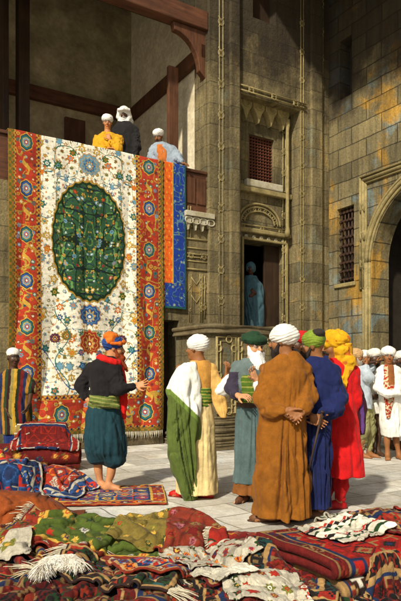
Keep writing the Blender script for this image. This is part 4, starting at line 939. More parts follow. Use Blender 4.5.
# --- boy with the striped tunic at the left edge
def boy():
    p = Person(16, 467, None); q = p.q; sk = A3(SK['black'])
    p.head(q(13.5, 358), 38, -3, sk, 1.0, brow=(.01, .008, .006), neck=q(14, 374))
    sl, sr = q(3, 379), q(26, 378); el, er = q(0.5, 398), q(31, 392, -.08); wl, wr = q(7, 410, -.12), q(29, 404, -.2)
    p.torso(q(14, 372), sl, sr, q(15, 420), sk); p.arm(sl, el, wl, sk); p.arm(sr, er, wr, sk); p.hand(wl, (.25, -.3, -.9), (.6, .5, 0), -1, .3, 1.0, sk); p.hand(wr, (-.3, -.3, -.8), (-.8, 0, 0), 1, .4, 1.0, sk)
    p.leg(q(9, 420), q(8, 440), q(9, 461), sk); p.leg(q(21, 420), q(24, 440, -.05), q(27, 461, -.05), sk); p.foot(q(9, 461), 10, sk); p.foot(q(27, 461, -.05), 45, sk)
    p.build('dark skinned boy in white cap and striped tunic beside the rolled rugs', vox=.009)
    s = Shape(); s.loft([p.row(369, 7, 21, .075), p.row(374, 0, 28, .12), p.row(385, 0, 30, .15), p.row(405, 1, 31, .16), p.row(434, 1, 31, .17)], [(9, .7), (15, .3)], .03, (.3,) * 3, amp=[(.2, .02), (.8, .012), (1.3, .004)], seed=1.6)
    sleeve(s, [q(4, 379), q(0.5, 394)], [.085, .095], (.3,) * 3, .010, 50); sleeve(s, [q(25, 379), q(30.5, 389, -.07)], [.085, .09], (.3,) * 3, .010, 50)
    pal = np.array([lin(c) for c in ('#b08a28', '#18220f', '#6a1612', '#182446', '#96681e', '#20341c', '#2a0f0c', '#8a7a40')])
    p.wear('tunic', s, 'cloth', .009, wrinkle(.008), lambda V: pal[(np.floor((V[:, 0] - p.base[0] + .012 * np.sin(V[:, 2] * 9)) / .042).astype(int)) % 8])
    s = Shape(); s.loft([p.row(430, 3, 30, .15), p.row(444, 5, 31, .15)], [(9, .8)], .03, lin('#182c66'), amp=[(0, .02), (.6, .015)]); p.wear('underskirt', s, 'cloth', .010, wrinkle(.006))
    s = Shape(); s.ell(p.W(-.02, 0, .075), (.105, .09, .075), [p.f, p.l, p.u], .02, WHITE); p.wear('cap', s, 'cloth', .009, wrinkle(.004, (16, 16, 16)))
boy()

# --- group of white-robed men in front of the gateway
def far_man(px, py, hx, hy, yaw, label, rows, skin, tcol, robe, ylegs, feet=(), arms=None, chest=None, group='men waiting by the gateway', hem=None, seed=0., beard=None, trad=(.125, .118, .09), tilt=0):
    p = Person(px, py); q = p.q
    p.head(q(hx, hy), yaw, tilt, skin, 1.0, neck=q(hx, hy + 12)); a = arms or {}
    w = rows[1]; sl, sr = a.get('sl', q(w[1] + 2.5, w[0] + 2)), a.get('sr', q(w[2] - 2.5, w[0] + 2)); el, er = a.get('el', q(w[1], w[0] + 17, -.05)), a.get('er', q(w[2], w[0] + 17, -.05)); wl, wr = a.get('wl', q(w[1] + 6, w[0] + 25, -.2)), a.get('wr', q(w[2] - 6, w[0] + 25, -.2))
    p.torso(q(hx, hy + 12), sl, sr, q(px, py - 52), skin); p.arm(sl, el, wl, skin); p.arm(sr, er, wr, skin)
    p.hand(wl, a.get('dl', (.9, -.1, -.1)), (0, .6, .6), -1, .5, 1.0, skin); p.hand(wr, a.get('dr', (-.9, -.1, -.1)), (0, .6, .6), 1, .5, 1.0, skin)
    for (hx_, kx, kdy, ax, ay, ady, yw) in ylegs: p.leg(q(hx_ + (px - hx_) * .25, py - 50), q(kx + (px - kx) * .25, py - 26, kdy), q(ax, ay, ady), skin); p.foot(q(ax, ay, ady), yw, skin)
    p.build(label, group, vox=.010)
    s = Shape(); s.loft([p.row(*r) for r in rows], [(11, .6), (19, .3)], .03, tuple(robe), amp=[(0, .03), (.7, .024), (1.1, .010), (1.5, .003)], seed=seed)
    sleeve(s, [sl, el, el + (wl - el) * .7], [.075, .08, .065], robe, .010, 50); sleeve(s, [sr, er, er + (wr - er) * .7], [.075, .08, .065], robe, .010, 50)
    p.wear('robe', s, 'cloth', .011, wrinkle(.010, (8, 8, 3), .004, (20, 20, 8), seed)); p.turban(tcol, trad, .074, -.01, (.2, .2), 7, .0055, seed=seed, vox=.0095)
    if beard: p.beard(beard, .05, .045, .02, vox=.010)
    return p
sk = A3(SK['dark'])
p = far_man(389, 459, 388.3, 356.5, -8, 'young man in white robe and big white turban, barefoot, arms crossed at waist', [(365, 382, 395, .07), (370, 379, 399, .11), (382, 378, 401, .14), (400, 379, 401, .15), (420, 380, 402, .17), (436, 381.5, 402.5, .17)], A3(SK['brown']), WHITE, WHITE, [(385, 386, -.05, 387.5, 453, -.04, -15), (395, 397, -.0, 398.5, 453, 0, 10)], seed=2.1, arms=dict())
q = p.q; s = Shape(); s.loft([p.row(365, 384, 393, .04, -.085), p.row(378, 383.5, 395, .05, -.11), p.row(392, 384, 396, .04, -.14), p.row(412, 385.5, 391, .03, -.16), p.row(418, 386, 390, .02, -.16)], [(5, .5)], .02, lin('#6a3018'), amp=[(0, .01), (2, .01)])
p.wear('waistcoat', s, 'cloth', .010, wrinkle(.005), lambda V: np.where((V[:, 2] > q(0, 385)[2])[:, None] & (np.abs(V[:, 0] - q(388.5, 380)[0]) < .05)[:, None], A3(lin('#8a5228')), np.where((vnoise(V * 55)[:, None] > 0), A3(lin('#9a2a18')), A3(lin('#c8b890')))))
s = Shape(); s.chain([q(380, 391, -.17), q(388, 394, -.24), q(398, 393, -.22)], [.05, .06, .05], k=.03, col=WHITE, rip=.008); p.wear('sash', s, 'cloth', .010, wrinkle(.006))
far_man(377, 456, 374.5, 358, 10, 'dark faced man in white robe standing next to the musket bearer', [(366, 369, 381, .07), (371, 366, 385, .11), (385, 367, 386, .13), (405, 368, 386, .13), (414, 371, 384, .10)], A3(SK['black']), OFFW, WHITE, [(373, 372, 0, 372, 450, .0, -20), (380, 379, .05, 378, 450, .05, 20)], seed=4.2, beard=(.02, .015, .012))
far_man(404, 453, 402, 360, -30, 'bearded man in white robe cut off by the picture edge', [(369, 396, 409, .07), (374, 393, 413, .12), (400, 393, 414, .15), (440, 392, 416, .18)], sk, OFFW, OFFW, [(400, 400, 0, 400, 447, 0, 0), (408, 408, 0, 408, 447, 0, 15)], seed=6.2, beard=(.02, .015, .012))
far_man(365, 449, 364.5, 359, -5, 'man in white turban standing behind the musket bearer', [(368, 359, 370, .07), (373, 355, 374, .11), (400, 355, 375, .14), (436, 354, 376, .16)], A3(SK['brown']), OFFW, A3(lin('#cfccbf')), [(361, 361, 0, 361, 443, 0, 0), (369, 369, 0, 369, 443, 0, 15)], seed=8.2)
far_man(396, 449, 395.6, 361, -10, 'turbaned man in shadow looking over the shoulders of the white robed men', [(370, 390, 401, .07), (375, 387, 405, .11), (400, 387, 405, .14), (436, 386, 406, .16)], A3(SK['black']), A3(lin('#a8a090')), A3(lin('#b4ae9e')), [(392, 392, 0, 392, 443, 0, 0), (400, 400, 0, 400, 443, 0, 15)], seed=9.2)
# the musket bearer
def musket_man():
    p = Person(366, 458); q = p.q; sk = A3(SK['brown']); kh = A3(lin('#8f8a5a')); gr = A3(lin('#a9b2b8'))
    p.head(q(356, 357), 75, 0, sk, 1.0, neck=q(357, 369)); sl, sr = q(356, 373, .08), q(364, 373, -.08); el, er = q(366, 376, .12), q(368, 377, -.14); wl, wr = q(375, 363, .06), q(366, 364, -.06)
    p.torso(q(357, 368), sl, sr, q(362, 408), sk); p.arm(sl, el, wl, sk); p.arm(sr, er, wr, sk); p.hand(wl, (.8, -.3, .4), (0, -.4, .9), -1, .8, 1, sk); p.hand(wr, (.6, .3, .6), (0, .6, .6), 1, .8, 1, sk)
    p.leg(q(361, 408), q(364, 430, -.1), q(361, 452, 0), sk); p.leg(q(365, 408), q(371, 430, .1), q(369, 452, .06), sk); p.foot(q(361, 452), 60, sk); p.foot(q(369, 452, .06), 70, sk)
    p.build('musket bearer in grey shirt and pale turban aiming to the right', 'men waiting by the gateway', vox=.010)
    s = Shape(); s.loft([p.row(366, 352, 362, .07), p.row(371, 350, 368, .12), p.row(384, 352, 370, .13), p.row(398, 354, 371, .14), p.row(408, 354, 372, .15)], [(11, .7)], .03, tuple(gr), amp=[(.7, .02), (1.4, .006)], seed=3.); sleeve(s, [sl, el, el + (wl - el) * .7], [.075, .075, .06], gr); sleeve(s, [sr, er, er + (wr - er) * .7], [.075, .085, .06], gr)
    p.wear('shirt', s, 'cloth', .011, wrinkle(.01))
    s = Shape(); s.chain([q(361, 404), q(364, 430, -.1), q(361.5, 450, 0)], [.11, .085, .045], k=.05, col=tuple(kh), rip=.010, rn=50); s.chain([q(366, 404), q(371, 430, .1), q(369.5, 450, .06)], [.11, .085, .045], k=.05, col=tuple(kh), rip=.010, rn=50); p.wear('trousers', s, 'cloth', .011, wrinkle(.01))
    p.turban(lin('#c09a68'), (.125, .115, .088), .052, -.01, (.2, .2), 8, .008, seed=1., vox=.0095); p.beard((.3, .26, .2), .05, .045, .02, vox=.010)
    a, b = q(357, 364.5, -.02), q(388, 359.5, -.02); g = empty('musket', 'long dark musket levelled to the right by the grey shirted man', 'gun', tuple(A3(a)))
    MB().tube([a + (b - a) * .12, b], [.014, .010], 8).build('barrel', M['iron'], g, None, 0, True)
    MB().tube([a - (b - a) * .10 - A3((0, 0, .05)), a + (b - a) * .12 - A3((0, 0, .012)), a + (b - a) * .6 - A3((0, 0, .02))], [.045, .025, .015], 8).build('stock', M['dark_wood'], g, None, 0, True)
musket_man()

# --- three men leaning over the parapet
def wall_Y(px, n): r = ray(px, HZ); return (n + W0.dot(Vn)) / (r.x * Vn.x + r.y * Vn.y)
def loggia_man(px, hx, hy, yaw, pitch, n, label, rows, skin, robe, vox=.009, hands=None, tcol=WHITE, beard=None, arms=None, turb=True):
    Y = wall_Y(px, n); p = Person(px, 200, Y, z_fl); q = p.q; p.head(q(hx, hy), yaw, pitch, skin, .98, neck=q(hx, hy + 11))
    a = arms; p.torso(q(hx, hy + 11), a['sl'](q), a['sr'](q), q(px, 165), skin); p.arm(a['sl'](q), a['el'](q), a['wl'](q), skin); p.arm(a['sr'](q), a['er'](q), a['wr'](q), skin)
    p.hand(a['wl'](q), a['dl'], a.get('pl', (0, 0, -1)), -1, .5, 1, skin); p.hand(a['wr'](q), a['dr'], a.get('pr', (0, 0, -1)), 1, .5, 1, skin)
    for sg in (-4, 4): p.leg(q(px + sg, 170), q(px + sg, 182, -.05), A3((*q(px + sg, 190)[:2], z_fl + .09)), skin); p.foot(A3((*q(px + sg, 190)[:2], z_fl + .09)), 0, skin, z=z_fl)
    p.build(label, 'men looking down from the loggia', vox)
    s = Shape(); bot = HZ - (z_fl + .06 - CH) / Y * F; s.loft([p.row(*r) for r in rows] + [p.row(bot, rows[-1][1] + 1, rows[-1][2] - 1, .16)], [(11, .6), (19, .3)], .03, tuple(robe), amp=[(4.5, .02), (5.5, .008)], seed=px)
    sleeve(s, [a['sl'](q), a['el'](q), a['el'](q) + (a['wl'](q) - a['el'](q)) * .75], [.08, .08, .06], robe); sleeve(s, [a['sr'](q), a['er'](q), a['er'](q) + (a['wr'](q) - a['er'](q)) * .75], [.08, .08, .06], robe)
    p.wear('robe', s, 'cloth', vox, wrinkle(.010, (9, 9, 5)))
    if turb: p.turban(tcol, (.122, .115, .090), .080, -.01, (.2, .2), 8, .008, seed=px, vox=.008)
    if beard: p.beard(beard, .06, .05, .02, vox=.009)
    return p
p = loggia_man(107, 107.5, 123, 8, -12, .55, 'young man in yellow robe and white turban, hand at his chin', [(133, 102, 113, .07), (138, 95, 121, .12), (147, 93, 122, .15), (160, 93, 122, .15)], A3(SK['tan']), lin('#c89418'),
    arms=dict(sl=lambda q: q(97, 139), sr=lambda q: q(119, 139), el=lambda q: q(97, 149, -.12), er=lambda q: q(118, 150, -.18), wl=lambda q: q(108, 148.5, -.24), wr=lambda q: q(109.5, 139, -.20), dl=(1, -.1, -.05), dr=(-.35, .2, .9), pr=(0, 1, -.2)))
p = loggia_man(125, 124, 114.5, 5, -14, .85, 'tall man in black robe with white cloth round head and chin', [(122, 118, 131, .08), (128, 114, 137, .13), (145, 112, 139, .16), (160, 112, 139, .16)], A3(SK['dark']), (.014, .012, .011),
    arms=dict(sl=lambda q: q(116, 130), sr=lambda q: q(135, 130), el=lambda q: q(114, 147, -.1), er=lambda q: q(137, 147, -.1), wl=lambda q: q(118, 160, -.18), wr=lambda q: q(133, 160, -.18), dl=(.3, -.2, -.9), dr=(-.3, -.2, -.9)), turb=False)
s = Shape(); W = p.W
s.ell(W(-.02, 0, .06), (.125, .115, .10), [p.f, p.l, p.u], .02, WHITE)
for sg in (-1, 1): s.chain([W(.03, .105 * sg, .05), W(.02, .105 * sg, -.06), W(.055, .06 * sg, -.14), W(.06, 0, -.15)], [.035, .045, .045, .045], k=.03, col=WHITE, rip=.006)
s.chain([W(-.05, .09, .0), W(-.05, .13, -.12), W(-.02, .12, -.2)], [.05, .05, .03], k=.04, col=WHITE, rip=.006); s.chain([W(.07, -.1, .075), W(.115, 0, .085), W(.07, .1, .075)], [.03, .034, .03], k=.02, col=WHITE)
p.wear('head_cloth', s, 'cloth', .008, wrinkle(.006, (16, 16, 16))); p.beard((.55, .52, .46), .03, .04, .02, vox=.009)
p = loggia_man(161, 158.5, 137, -18, -22, .42, 'bearded man in pale blue robe leaning on the parapet over the blue rug', [(143, 154, 166, .08), (148, 150, 176, .12), (156, 149, 180, .15), (170, 150, 180, .15)], A3(SK['brown']), lin('#8f9ba4'), beard=(.05, .03, .02),
    arms=dict(sl=lambda q: q(153, 149), sr=lambda q: q(172, 149), el=lambda q: q(151, 158, -.12), er=lambda q: q(178, 157, -.1), wl=lambda q: q(158, 161, -.28), wr=lambda q: q(183, 163.5, -.22), dl=(.5, -.8, -.1), dr=(.6, -.6, -.25)))
q = p.q; s = Shape(); s.loft([p.row(145, 156, 165, .06, -.06), p.row(152, 156, 168, .06, -.10), p.row(166, 157, 169, .07, -.10)], [(7, .6)], .02, lin('#b5662a'), amp=[(4.5, .012), (6, .008)]); p.wear('waistcoat', s, 'cloth', .008, wrinkle(.005))

# --- veiled woman in the doorway
def veiled():
    Y = wall_Y(252, NR + .30); p = Person(254, 330, Y, dth + .02); q = p.q; sk = A3(SK['dark']); v = A3(lin('#41606a'))
    p.head(q(250.5, 269), -15, -5, sk, .95, neck=q(251, 281)); p.torso(q(251, 280), q(244.5, 285), q(260, 285), q(253, 308), sk); p.arm(q(245, 286), q(244.5, 298), q(250, 296, -.18), sk); p.arm(q(259.5, 286), q(261, 298), q(255, 293, -.18), sk); p.hand(q(255, 293, -.18), (-.6, 0, .6), (0, 1, 0), 1, .5, .95, sk); p.hand(q(250, 296, -.18), (.6, 0, .3), (0, 1, 0), -1, .5, .95, sk)
    zf = dth + .02
    for x in (250, 257): a = A3((*q(x, 330)[:2], zf + .09)); p.leg(q(x, 310), q(x, 320), a, sk); p.foot(a, 0, sk, z=zf)
    p.build('veiled figure in a blue green wrap standing in the dark doorway', vox=.010)
    s = Shape(); s.ell(p.W(-.03, 0, .03), (.115, .115, .125), [p.f, p.l, p.u], .03, tuple(v)); s.ell(p.W(.10, 0, -.02), (.05, .058, .085), [p.f, p.l, p.u], .02, tuple(v), 1)
    s.loft([p.row(276, 246, 256.5, .09, .02), p.row(284, 243.5, 262, .14), p.row(296, 243, 264, .17, -.02), p.row(310, 244, 264, .17), p.row(333, 244.5, 263.5, .17)], [(11, .7), (19, .3)], .05, tuple(v), amp=[(2, .035), (2.8, .03), (3.4, .008)], seed=2.9, twist=.8)
    p.wear('veil', s, 'cloth', .011, wrinkle(.016, (7, 7, 3), .006, (16, 16, 7)), lambda V: np.where((vnoise(V * A3((9, 9, 2.5)) + 3)[:, None] > .3), A3(lin('#7fa0a4')), v))
veiled()
# ------------------------------------------------------------------ carpets: woven designs
def H2(a, b, s=0.):
    n = np.sin(a * 127.1 + b * 311.7 + s * 74.7) * 43758.5453; return n - np.floor(n)
def n2(u, v, s=0.): return vnoise(np.stack([u, v, np.full_like(u, s)], -1))
def scatter(u, v, cell, seed, rmin=.2, rmax=.45, jit=.7):
    """nearest jittered motif: returns r / radius, angle, three random numbers"""
    iu, iv = np.floor(u / cell), np.floor(v / cell); best = np.full(u.shape, 9.); an = np.zeros(u.shape); r1 = np.zeros(u.shape); r2 = np.zeros(u.shape); r3 = np.zeros(u.shape)
    for dx in (-1, 0, 1):
        for dy in (-1, 0, 1):
            a, b = iu + dx, iv + dy; x = (a + .5 + jit * (H2(a, b, seed) - .5)) * cell; y = (b + .5 + jit * (H2(a, b, seed + 1) - .5)) * cell
            R_ = cell * (rmin + (rmax - rmin) * H2(a, b, seed + 2)); d = np.hypot(u - x, v - y) / R_; m = d < best
            best = np.where(m, d, best); an = np.where(m, np.arctan2(v - y, u - x), an); r1 = np.where(m, H2(a, b, seed + 3), r1); r2 = np.where(m, H2(a, b, seed + 4), r2); r3 = np.where(m, H2(a, b, seed + 5), r3)
    return best, an, r1, r2, r3
def pick(pal, r): return np.array(pal)[np.minimum((r * len(pal)).astype(int), len(pal) - 1)]
def put(o, m, c): o[m] = c[m] if isinstance(c, np.ndarray) and c.ndim == 2 and len(c) == len(o) else c
L_ = {k: np.array(lin(v)) for k, v in dict(ivory='#efe8d0', red='#a62818', brick='#8c2c16', dred='#5e1410', gold='#c49a3c', ochre='#a8742a', navy='#1a2848', blue='#2c5288', sky='#6a96a8', teal='#2a6a64', green='#3a5f24', dgreen='#1a3418', olive='#6e6c28', orange='#cc6a1e', white='#a9a18c', black='#120e0c', brown='#54301a', pink='#c8707a', tan='#b08a54').items()}
def flowers(o, m, u, v, cell, seed, pal, cpal, rmin=.22, rmax=.42, n=6, jit=.7):
    d, a, r1, r2, r3 = scatter(u, v, cell, seed, rmin, rmax, jit); k = np.floor(5 + r3 * 4); e = .82 + .18 * np.cos(a * k + r2 * 6); c1 = pick(pal, r1); c2 = pick(cpal, r2)
    put(o, m & (d < e * 1.12), L_['olive'] * .6); put(o, m & (d < e), c1); put(o, m & (d < .42), c2); put(o, m & (d < .2), c1)
def medallions(o, m, a, b, pitch, hw, off=0.):
    """octagonal medallions along a border; a along, b across (0 in the middle)"""
    p = (a - off + pitch / 2) % pitch - pitch / 2; x, y = np.abs(p) / .14, np.abs(b) / (hw * .66); w = .93 + .045 * np.cos(8 * np.arctan2(p, b)); d = np.sqrt(x * x + y * y) / w
    q = (a - off + pitch) % pitch - pitch / 2; x2, y2 = np.abs(q) / .12, np.abs(b) / (hw * .9); d2 = x2 + y2
    put(o, m & (d < 1.12), L_['gold']); alt = (np.floor((a - off + pitch / 2) / pitch) % 2 > .5); put(o, m & (d < 1.), L_['navy']); put(o, m & (d < .88) & alt, L_['blue']); put(o, m & (d < .88) & ~alt, L_['teal']); put(o, m & (d < .62), L_['gold']); put(o, m & (d < .52), L_['sky']); fl = .3 + .06 * np.cos(8 * np.arctan2(p, b)); put(o, m & (d < fl), L_['red']); put(o, m & (d < .14), L_['ivory'])
    sh = np.abs(b - .045 * np.sin(q * 20)) < .028 + .02 * np.cos(q * 33); put(o, m & (np.abs(q) < .15) & sh & (d > 1.2), L_['gold'])
def persian(px, u, v, W_, H_):
    """the great ivory medallion carpet; u, v in metres from its top left corner, px = column in photo-wall units"""
    o = np.ones((len(u), 3)) * np.array(lin('#b03a22')); sA = lambda x: T(x) - T(7); e = [sA(x) for x in (7, 12.5, 15, 35, 39.5, 134, 138, 156, 158.5, 161.5)]
    vb = [H_, H_ - .07, H_ - .10, H_ - .60, H_ - .68]
    flat = n2(u * 9, v * 9, 3)
    put(o, flat > .12, np.array(lin('#983020')))
    inner = (u > e[3]) & (u < e[6]) & (v < vb[3]); field = (u > e[4]) & (u < e[5]) & (v < vb[4])
    left = (u > e[2]) & (u < e[3]) & (v < vb[3] + .05); right = (u > e[6]) & (u < e[7]) & (v < vb[3] + .05); bot = (v > vb[3]) & (v < vb[2]) & (u > e[2]) & (u < e[7])
    bor = left | right | bot
    put(o, bor & (np.abs(n2(u * 5.5, v * 5.5, 8)) < .028), L_['gold'] * .8)
    flowers(o, bor, u, v, .115, 3.3, [L_['gold'], L_['teal'], L_['orange'], L_['brick'], L_['sky'], L_['gold']], [L_['ivory'], L_['navy'], L_['red']], .2, .38)
    medallions(o, left, v, u - (e[2] + e[3]) / 2, .77, (e[3] - e[2]) / 2, .17); medallions(o, right, v, u - (e[6] + e[7]) / 2, .77, (e[7] - e[6]) / 2, .17); medallions(o, bot, u, v - (vb[3] + vb[2]) / 2, .80, .25, .88)
    # guards and edges
    g = ((u > e[1]) & (u < e[2])) | ((u > e[7]) & (u < e[8])) | ((v > vb[2]) & (v < vb[1])) | (inner & ~field); put(o, g, L_['gold'] * .8); put(o, g & (np.sin(u * 90) * np.sin(v * 90) > .1), L_['brick']); put(o, g & (np.sin(u * 45 + 1) * np.sin(v * 45) > .6), L_['navy'])
    eg = (u < e[1]) | (u > e[8]) | (v > vb[1]); put(o, eg, L_['ochre'] * .8); put(o, eg & ((np.sin(v * 60) > .3) ^ (np.sin(u * 60) > .3)), L_['olive'] * .8)
    # ivory field with vines and flowers
    put(o, field, L_['ivory']); cx = (sA(50) + sA(123.5)) / 2; s = np.abs(u - cx)
    vn = np.abs(n2(s * 2.6, v * 2.6, 5)); put(o, field & (vn < .012), L_['teal']); vn = np.abs(n2(s * 4.2 + 5, v * 4.2, 9)); put(o, field & (vn < .014), L_['tan'])
    flowers(o, field, s, v, .10, 1.7, [L_['gold'], L_['olive'], L_['sky'], L_['tan'], L_['orange'], L_['tan']], [L_['ivory'], L_['gold'], L_['sky']], .10, .24)
    flowers(o, field, s + .07, v + .05, .15, 6.6, [L_['sky'], L_['olive'], L_['gold'], L_['ochre'], L_['sky']], [L_['ivory'], L_['red'], L_['gold']], .12, .24); flowers(o, field, s + .04, v, .25, 5.1, [L_['blue'], L_['teal'], L_['gold'], L_['orange'], L_['sky'], L_['green'], L_['gold']], [L_['gold'], L_['ivory'], L_['orange'], L_['sky']], .17, .31)
    # leaf sprays
    d, a, r1, r2, r3 = scatter(s, v, .26, 8.4, .3, .5); lf = (np.abs(np.sin(a * 2 + r2 * 6)) < .16) & (d < 1) & (d > .2) & (r1 > .45); put(o, field & lf, pick([L_['blue'], L_['teal'], L_['olive']], r3))
    # central medallion
    mx, mv, rx, rv = cx, 1.70, (sA(123.5) - sA(50)) / 2, 1.06; x, y = (u - mx) / rx, (v - mv) / rv; th = np.arctan2(y, x); rr = np.sqrt(np.abs(x) ** 2.1 + np.abs(y) ** 2.1) ** (1 / 1.05) ** .5; rr = (np.abs(x) ** 2.1 + np.abs(y) ** 2.1) ** (1 / 2.1); ed = 1 - .030 * np.abs(np.sin(th * 16))
    med = rr < ed; put(o, rr < ed * 1.03, L_['gold'] * .7); put(o, med, L_['dgreen'] * .8); ins = rr < ed * .955; put(o, ins, np.array(lin('#2c5234'))); put(o, ins & (np.abs(n2(ax_ * 8 if False else np.abs(u - mx) * 8, np.abs(v - mv) * 8, 2)) < .06), np.array(lin('#5f8a4a')))
    ax, ay = np.abs(u - mx), np.abs(v - mv); vn = np.abs(n2(ax * 5, ay * 5, 15)); put(o, ins & (vn < .05), L_['dgreen'] * .55); put(o, ins & (np.abs(np.sin(rr * 13 + 1.6 * np.cos(th * 4))) < .13), L_['navy'] * .7); put(o, ins & (np.abs(np.sin(th * 6 + 4 * rr)) < .12) & (rr > .3), L_['dgreen'] * .6)
    flowers(o, ins, ax + .25 * (v - mv), ay + .1 * (u - mx), .15, 12.1, [L_['teal'], L_['gold'], L_['red'], L_['dgreen'], L_['sky'], L_['olive']], [L_['ivory'], L_['orange'], L_['navy']], .14, .30); flowers(o, ins, ax, ay + .03, .085, 14.1, [L_['dgreen'] * .6, L_['olive'], L_['navy'], L_['gold']], [L_['green']], .12, .26)
    def palmette(cx_, cv_, w, h, c1, c2, c3):
        x, y = (u - cx_) / w, (v - cv_) / h; t_ = np.arctan2(x, -y); d = np.hypot(x, y) / (.86 + .07 * np.cos(t_ * 11) + .14 * np.cos(t_) - .08 * np.cos(2 * t_)); put(o, d < 1.1, L_['tan']); put(o, d < 1, c1); put(o, d < .8, c3); put(o, (d < .74), c1 * .8); fl = d / (.8 + .2 * np.cos(t_ * 9)); put(o, fl < .62, c2); put(o, fl < .45, c3); put(o, d < .26, c1); put(o, d < .13, L_['ivory'])
    palmette(mx, .37, .19, .22, L_['sky'], L_['blue'], L_['gold']); palmette(mx, 3.02, .19, .22, L_['blue'], L_['gold'], L_['sky']); palmette(mx, 3.50, .19, .25, L_['brick'] * 1.2, L_['tan'], L_['gold'])
    x = np.abs(u - mx); 
    for k, c in ((.62, L_['navy']), (.42, L_['olive'])): palmette(mx + k, 3.3 + k * .2, .09, .10, c, L_['gold'], L_['red']); palmette(mx - k, 3.3 + k * .2, .09, .10, c, L_['gold'], L_['red'])
    put(o, field & (np.abs(v - 3.95 - .35 * np.sin(x * 5.2)) < .012), L_['blue']); put(o, field & (np.abs(x - .5 - .12 * np.sin(v * 7)) < .010) & (v > 2.9), L_['teal'])
    wear = n2(u * 3, v * 60, 4); o *= (1 + .22 * wear)[:, None]; return np.clip(o, 0, 1)
def tribal(u, v, W_, H_, field, border, motifs, cell=.22, bw=.16, seed=1., q=.016, guard=None, white=.0):
    """stepped geometric design: concentric diamonds in the field, a border of boxes, guard lines"""
    uq, vq = np.floor(u / q) * q, np.floor(v / q) * q; o = np.ones((len(u), 3)) * field; e = np.minimum(np.minimum(uq, W_ - uq), np.minimum(vq, H_ - vq)); guard = L_['tan'] * .75 if guard is None else guard
    iu, iv = np.floor(uq / cell), np.floor(vq / cell); p, w = np.abs(uq / cell - iu - .5), np.abs(vq / cell - iv - .5); d = p + w; r = H2(iu, iv, seed); r2 = H2(iu, iv, seed + 3)
    put(o, d < .46, pick(motifs, r)); put(o, d < .36, field * .75); put(o, d < .29, pick(motifs, r2)); put(o, d < .14, pick(motifs, H2(iu, iv, seed + 7))); put(o, (d > .56) & (np.maximum(p, w) > .42), pick(motifs, H2(iu + iv, iu, seed)))
    b = e < bw; put(o, b, border); along = np.where((uq < bw) | (uq > W_ - bw), vq, uq); k = np.floor(along / (bw * .9)); p = np.abs(along / (bw * .9) - k - .5); w = np.abs(e / bw - .5)
    put(o, b & (p + w < .48), pick(motifs, H2(k, k * 2, seed + 5))); put(o, b & (p + w < .3), border * .6); put(o, b & (np.maximum(p, w) < .12), pick(motifs, H2(k, k * 3, seed + 6)))
    put(o, (np.abs(e - bw) < .014) | (np.abs(e - bw * .12) < .012), guard); put(o, np.abs(e - bw * 1.18) < .012, L_['navy']); return o * (1 + .25 * n2(u * 4, v * 40, seed))[:, None]
def floral(u, v, W_, H_, field, pal, cpal, cell=.14, seed=1., bw=.12, border=None, pat2=None):
    o = np.ones((len(u), 3)) * field; all_ = np.ones(len(u), bool); put(o, np.abs(n2(u * 6, v * 6, seed)) < .025, field * .6); flowers(o, all_, u, v, cell, seed, pal, cpal, .2, .4)
    e = np.minimum(np.minimum(u, W_ - u), np.minimum(v, H_ - v))
    if border is not None:
        b = e < bw; put(o, b, border); flowers(o, b, u, v, .08, seed + 4, pal, cpal, .2, .4); put(o, np.abs(e - bw) < .012, L_['gold'])
    return o * (1 + .25 * n2(u * 4, v * 40, seed))[:, None]
def plainrug(u, v, W_, H_, c1, c2, stripe=None, seed=1., sw=.16):
    o = c1 + (c2 - c1) * np.clip(n2(u * 5, v * 5, seed) * 1.4 + .5, 0, 1)[:, None]
    if stripe is not None:
        for i, (c, a, b) in enumerate(stripe): put(o, (v % sw > a) & (v % sw < b), c)
    return o
M['rug'] = cloth_mat('wool_pile', .95, 150, .6, .04, .55, 16)
M['deep_pile'] = cloth_mat('deep_wool_pile', .95, 70, 1.0, .0, .7, 24)

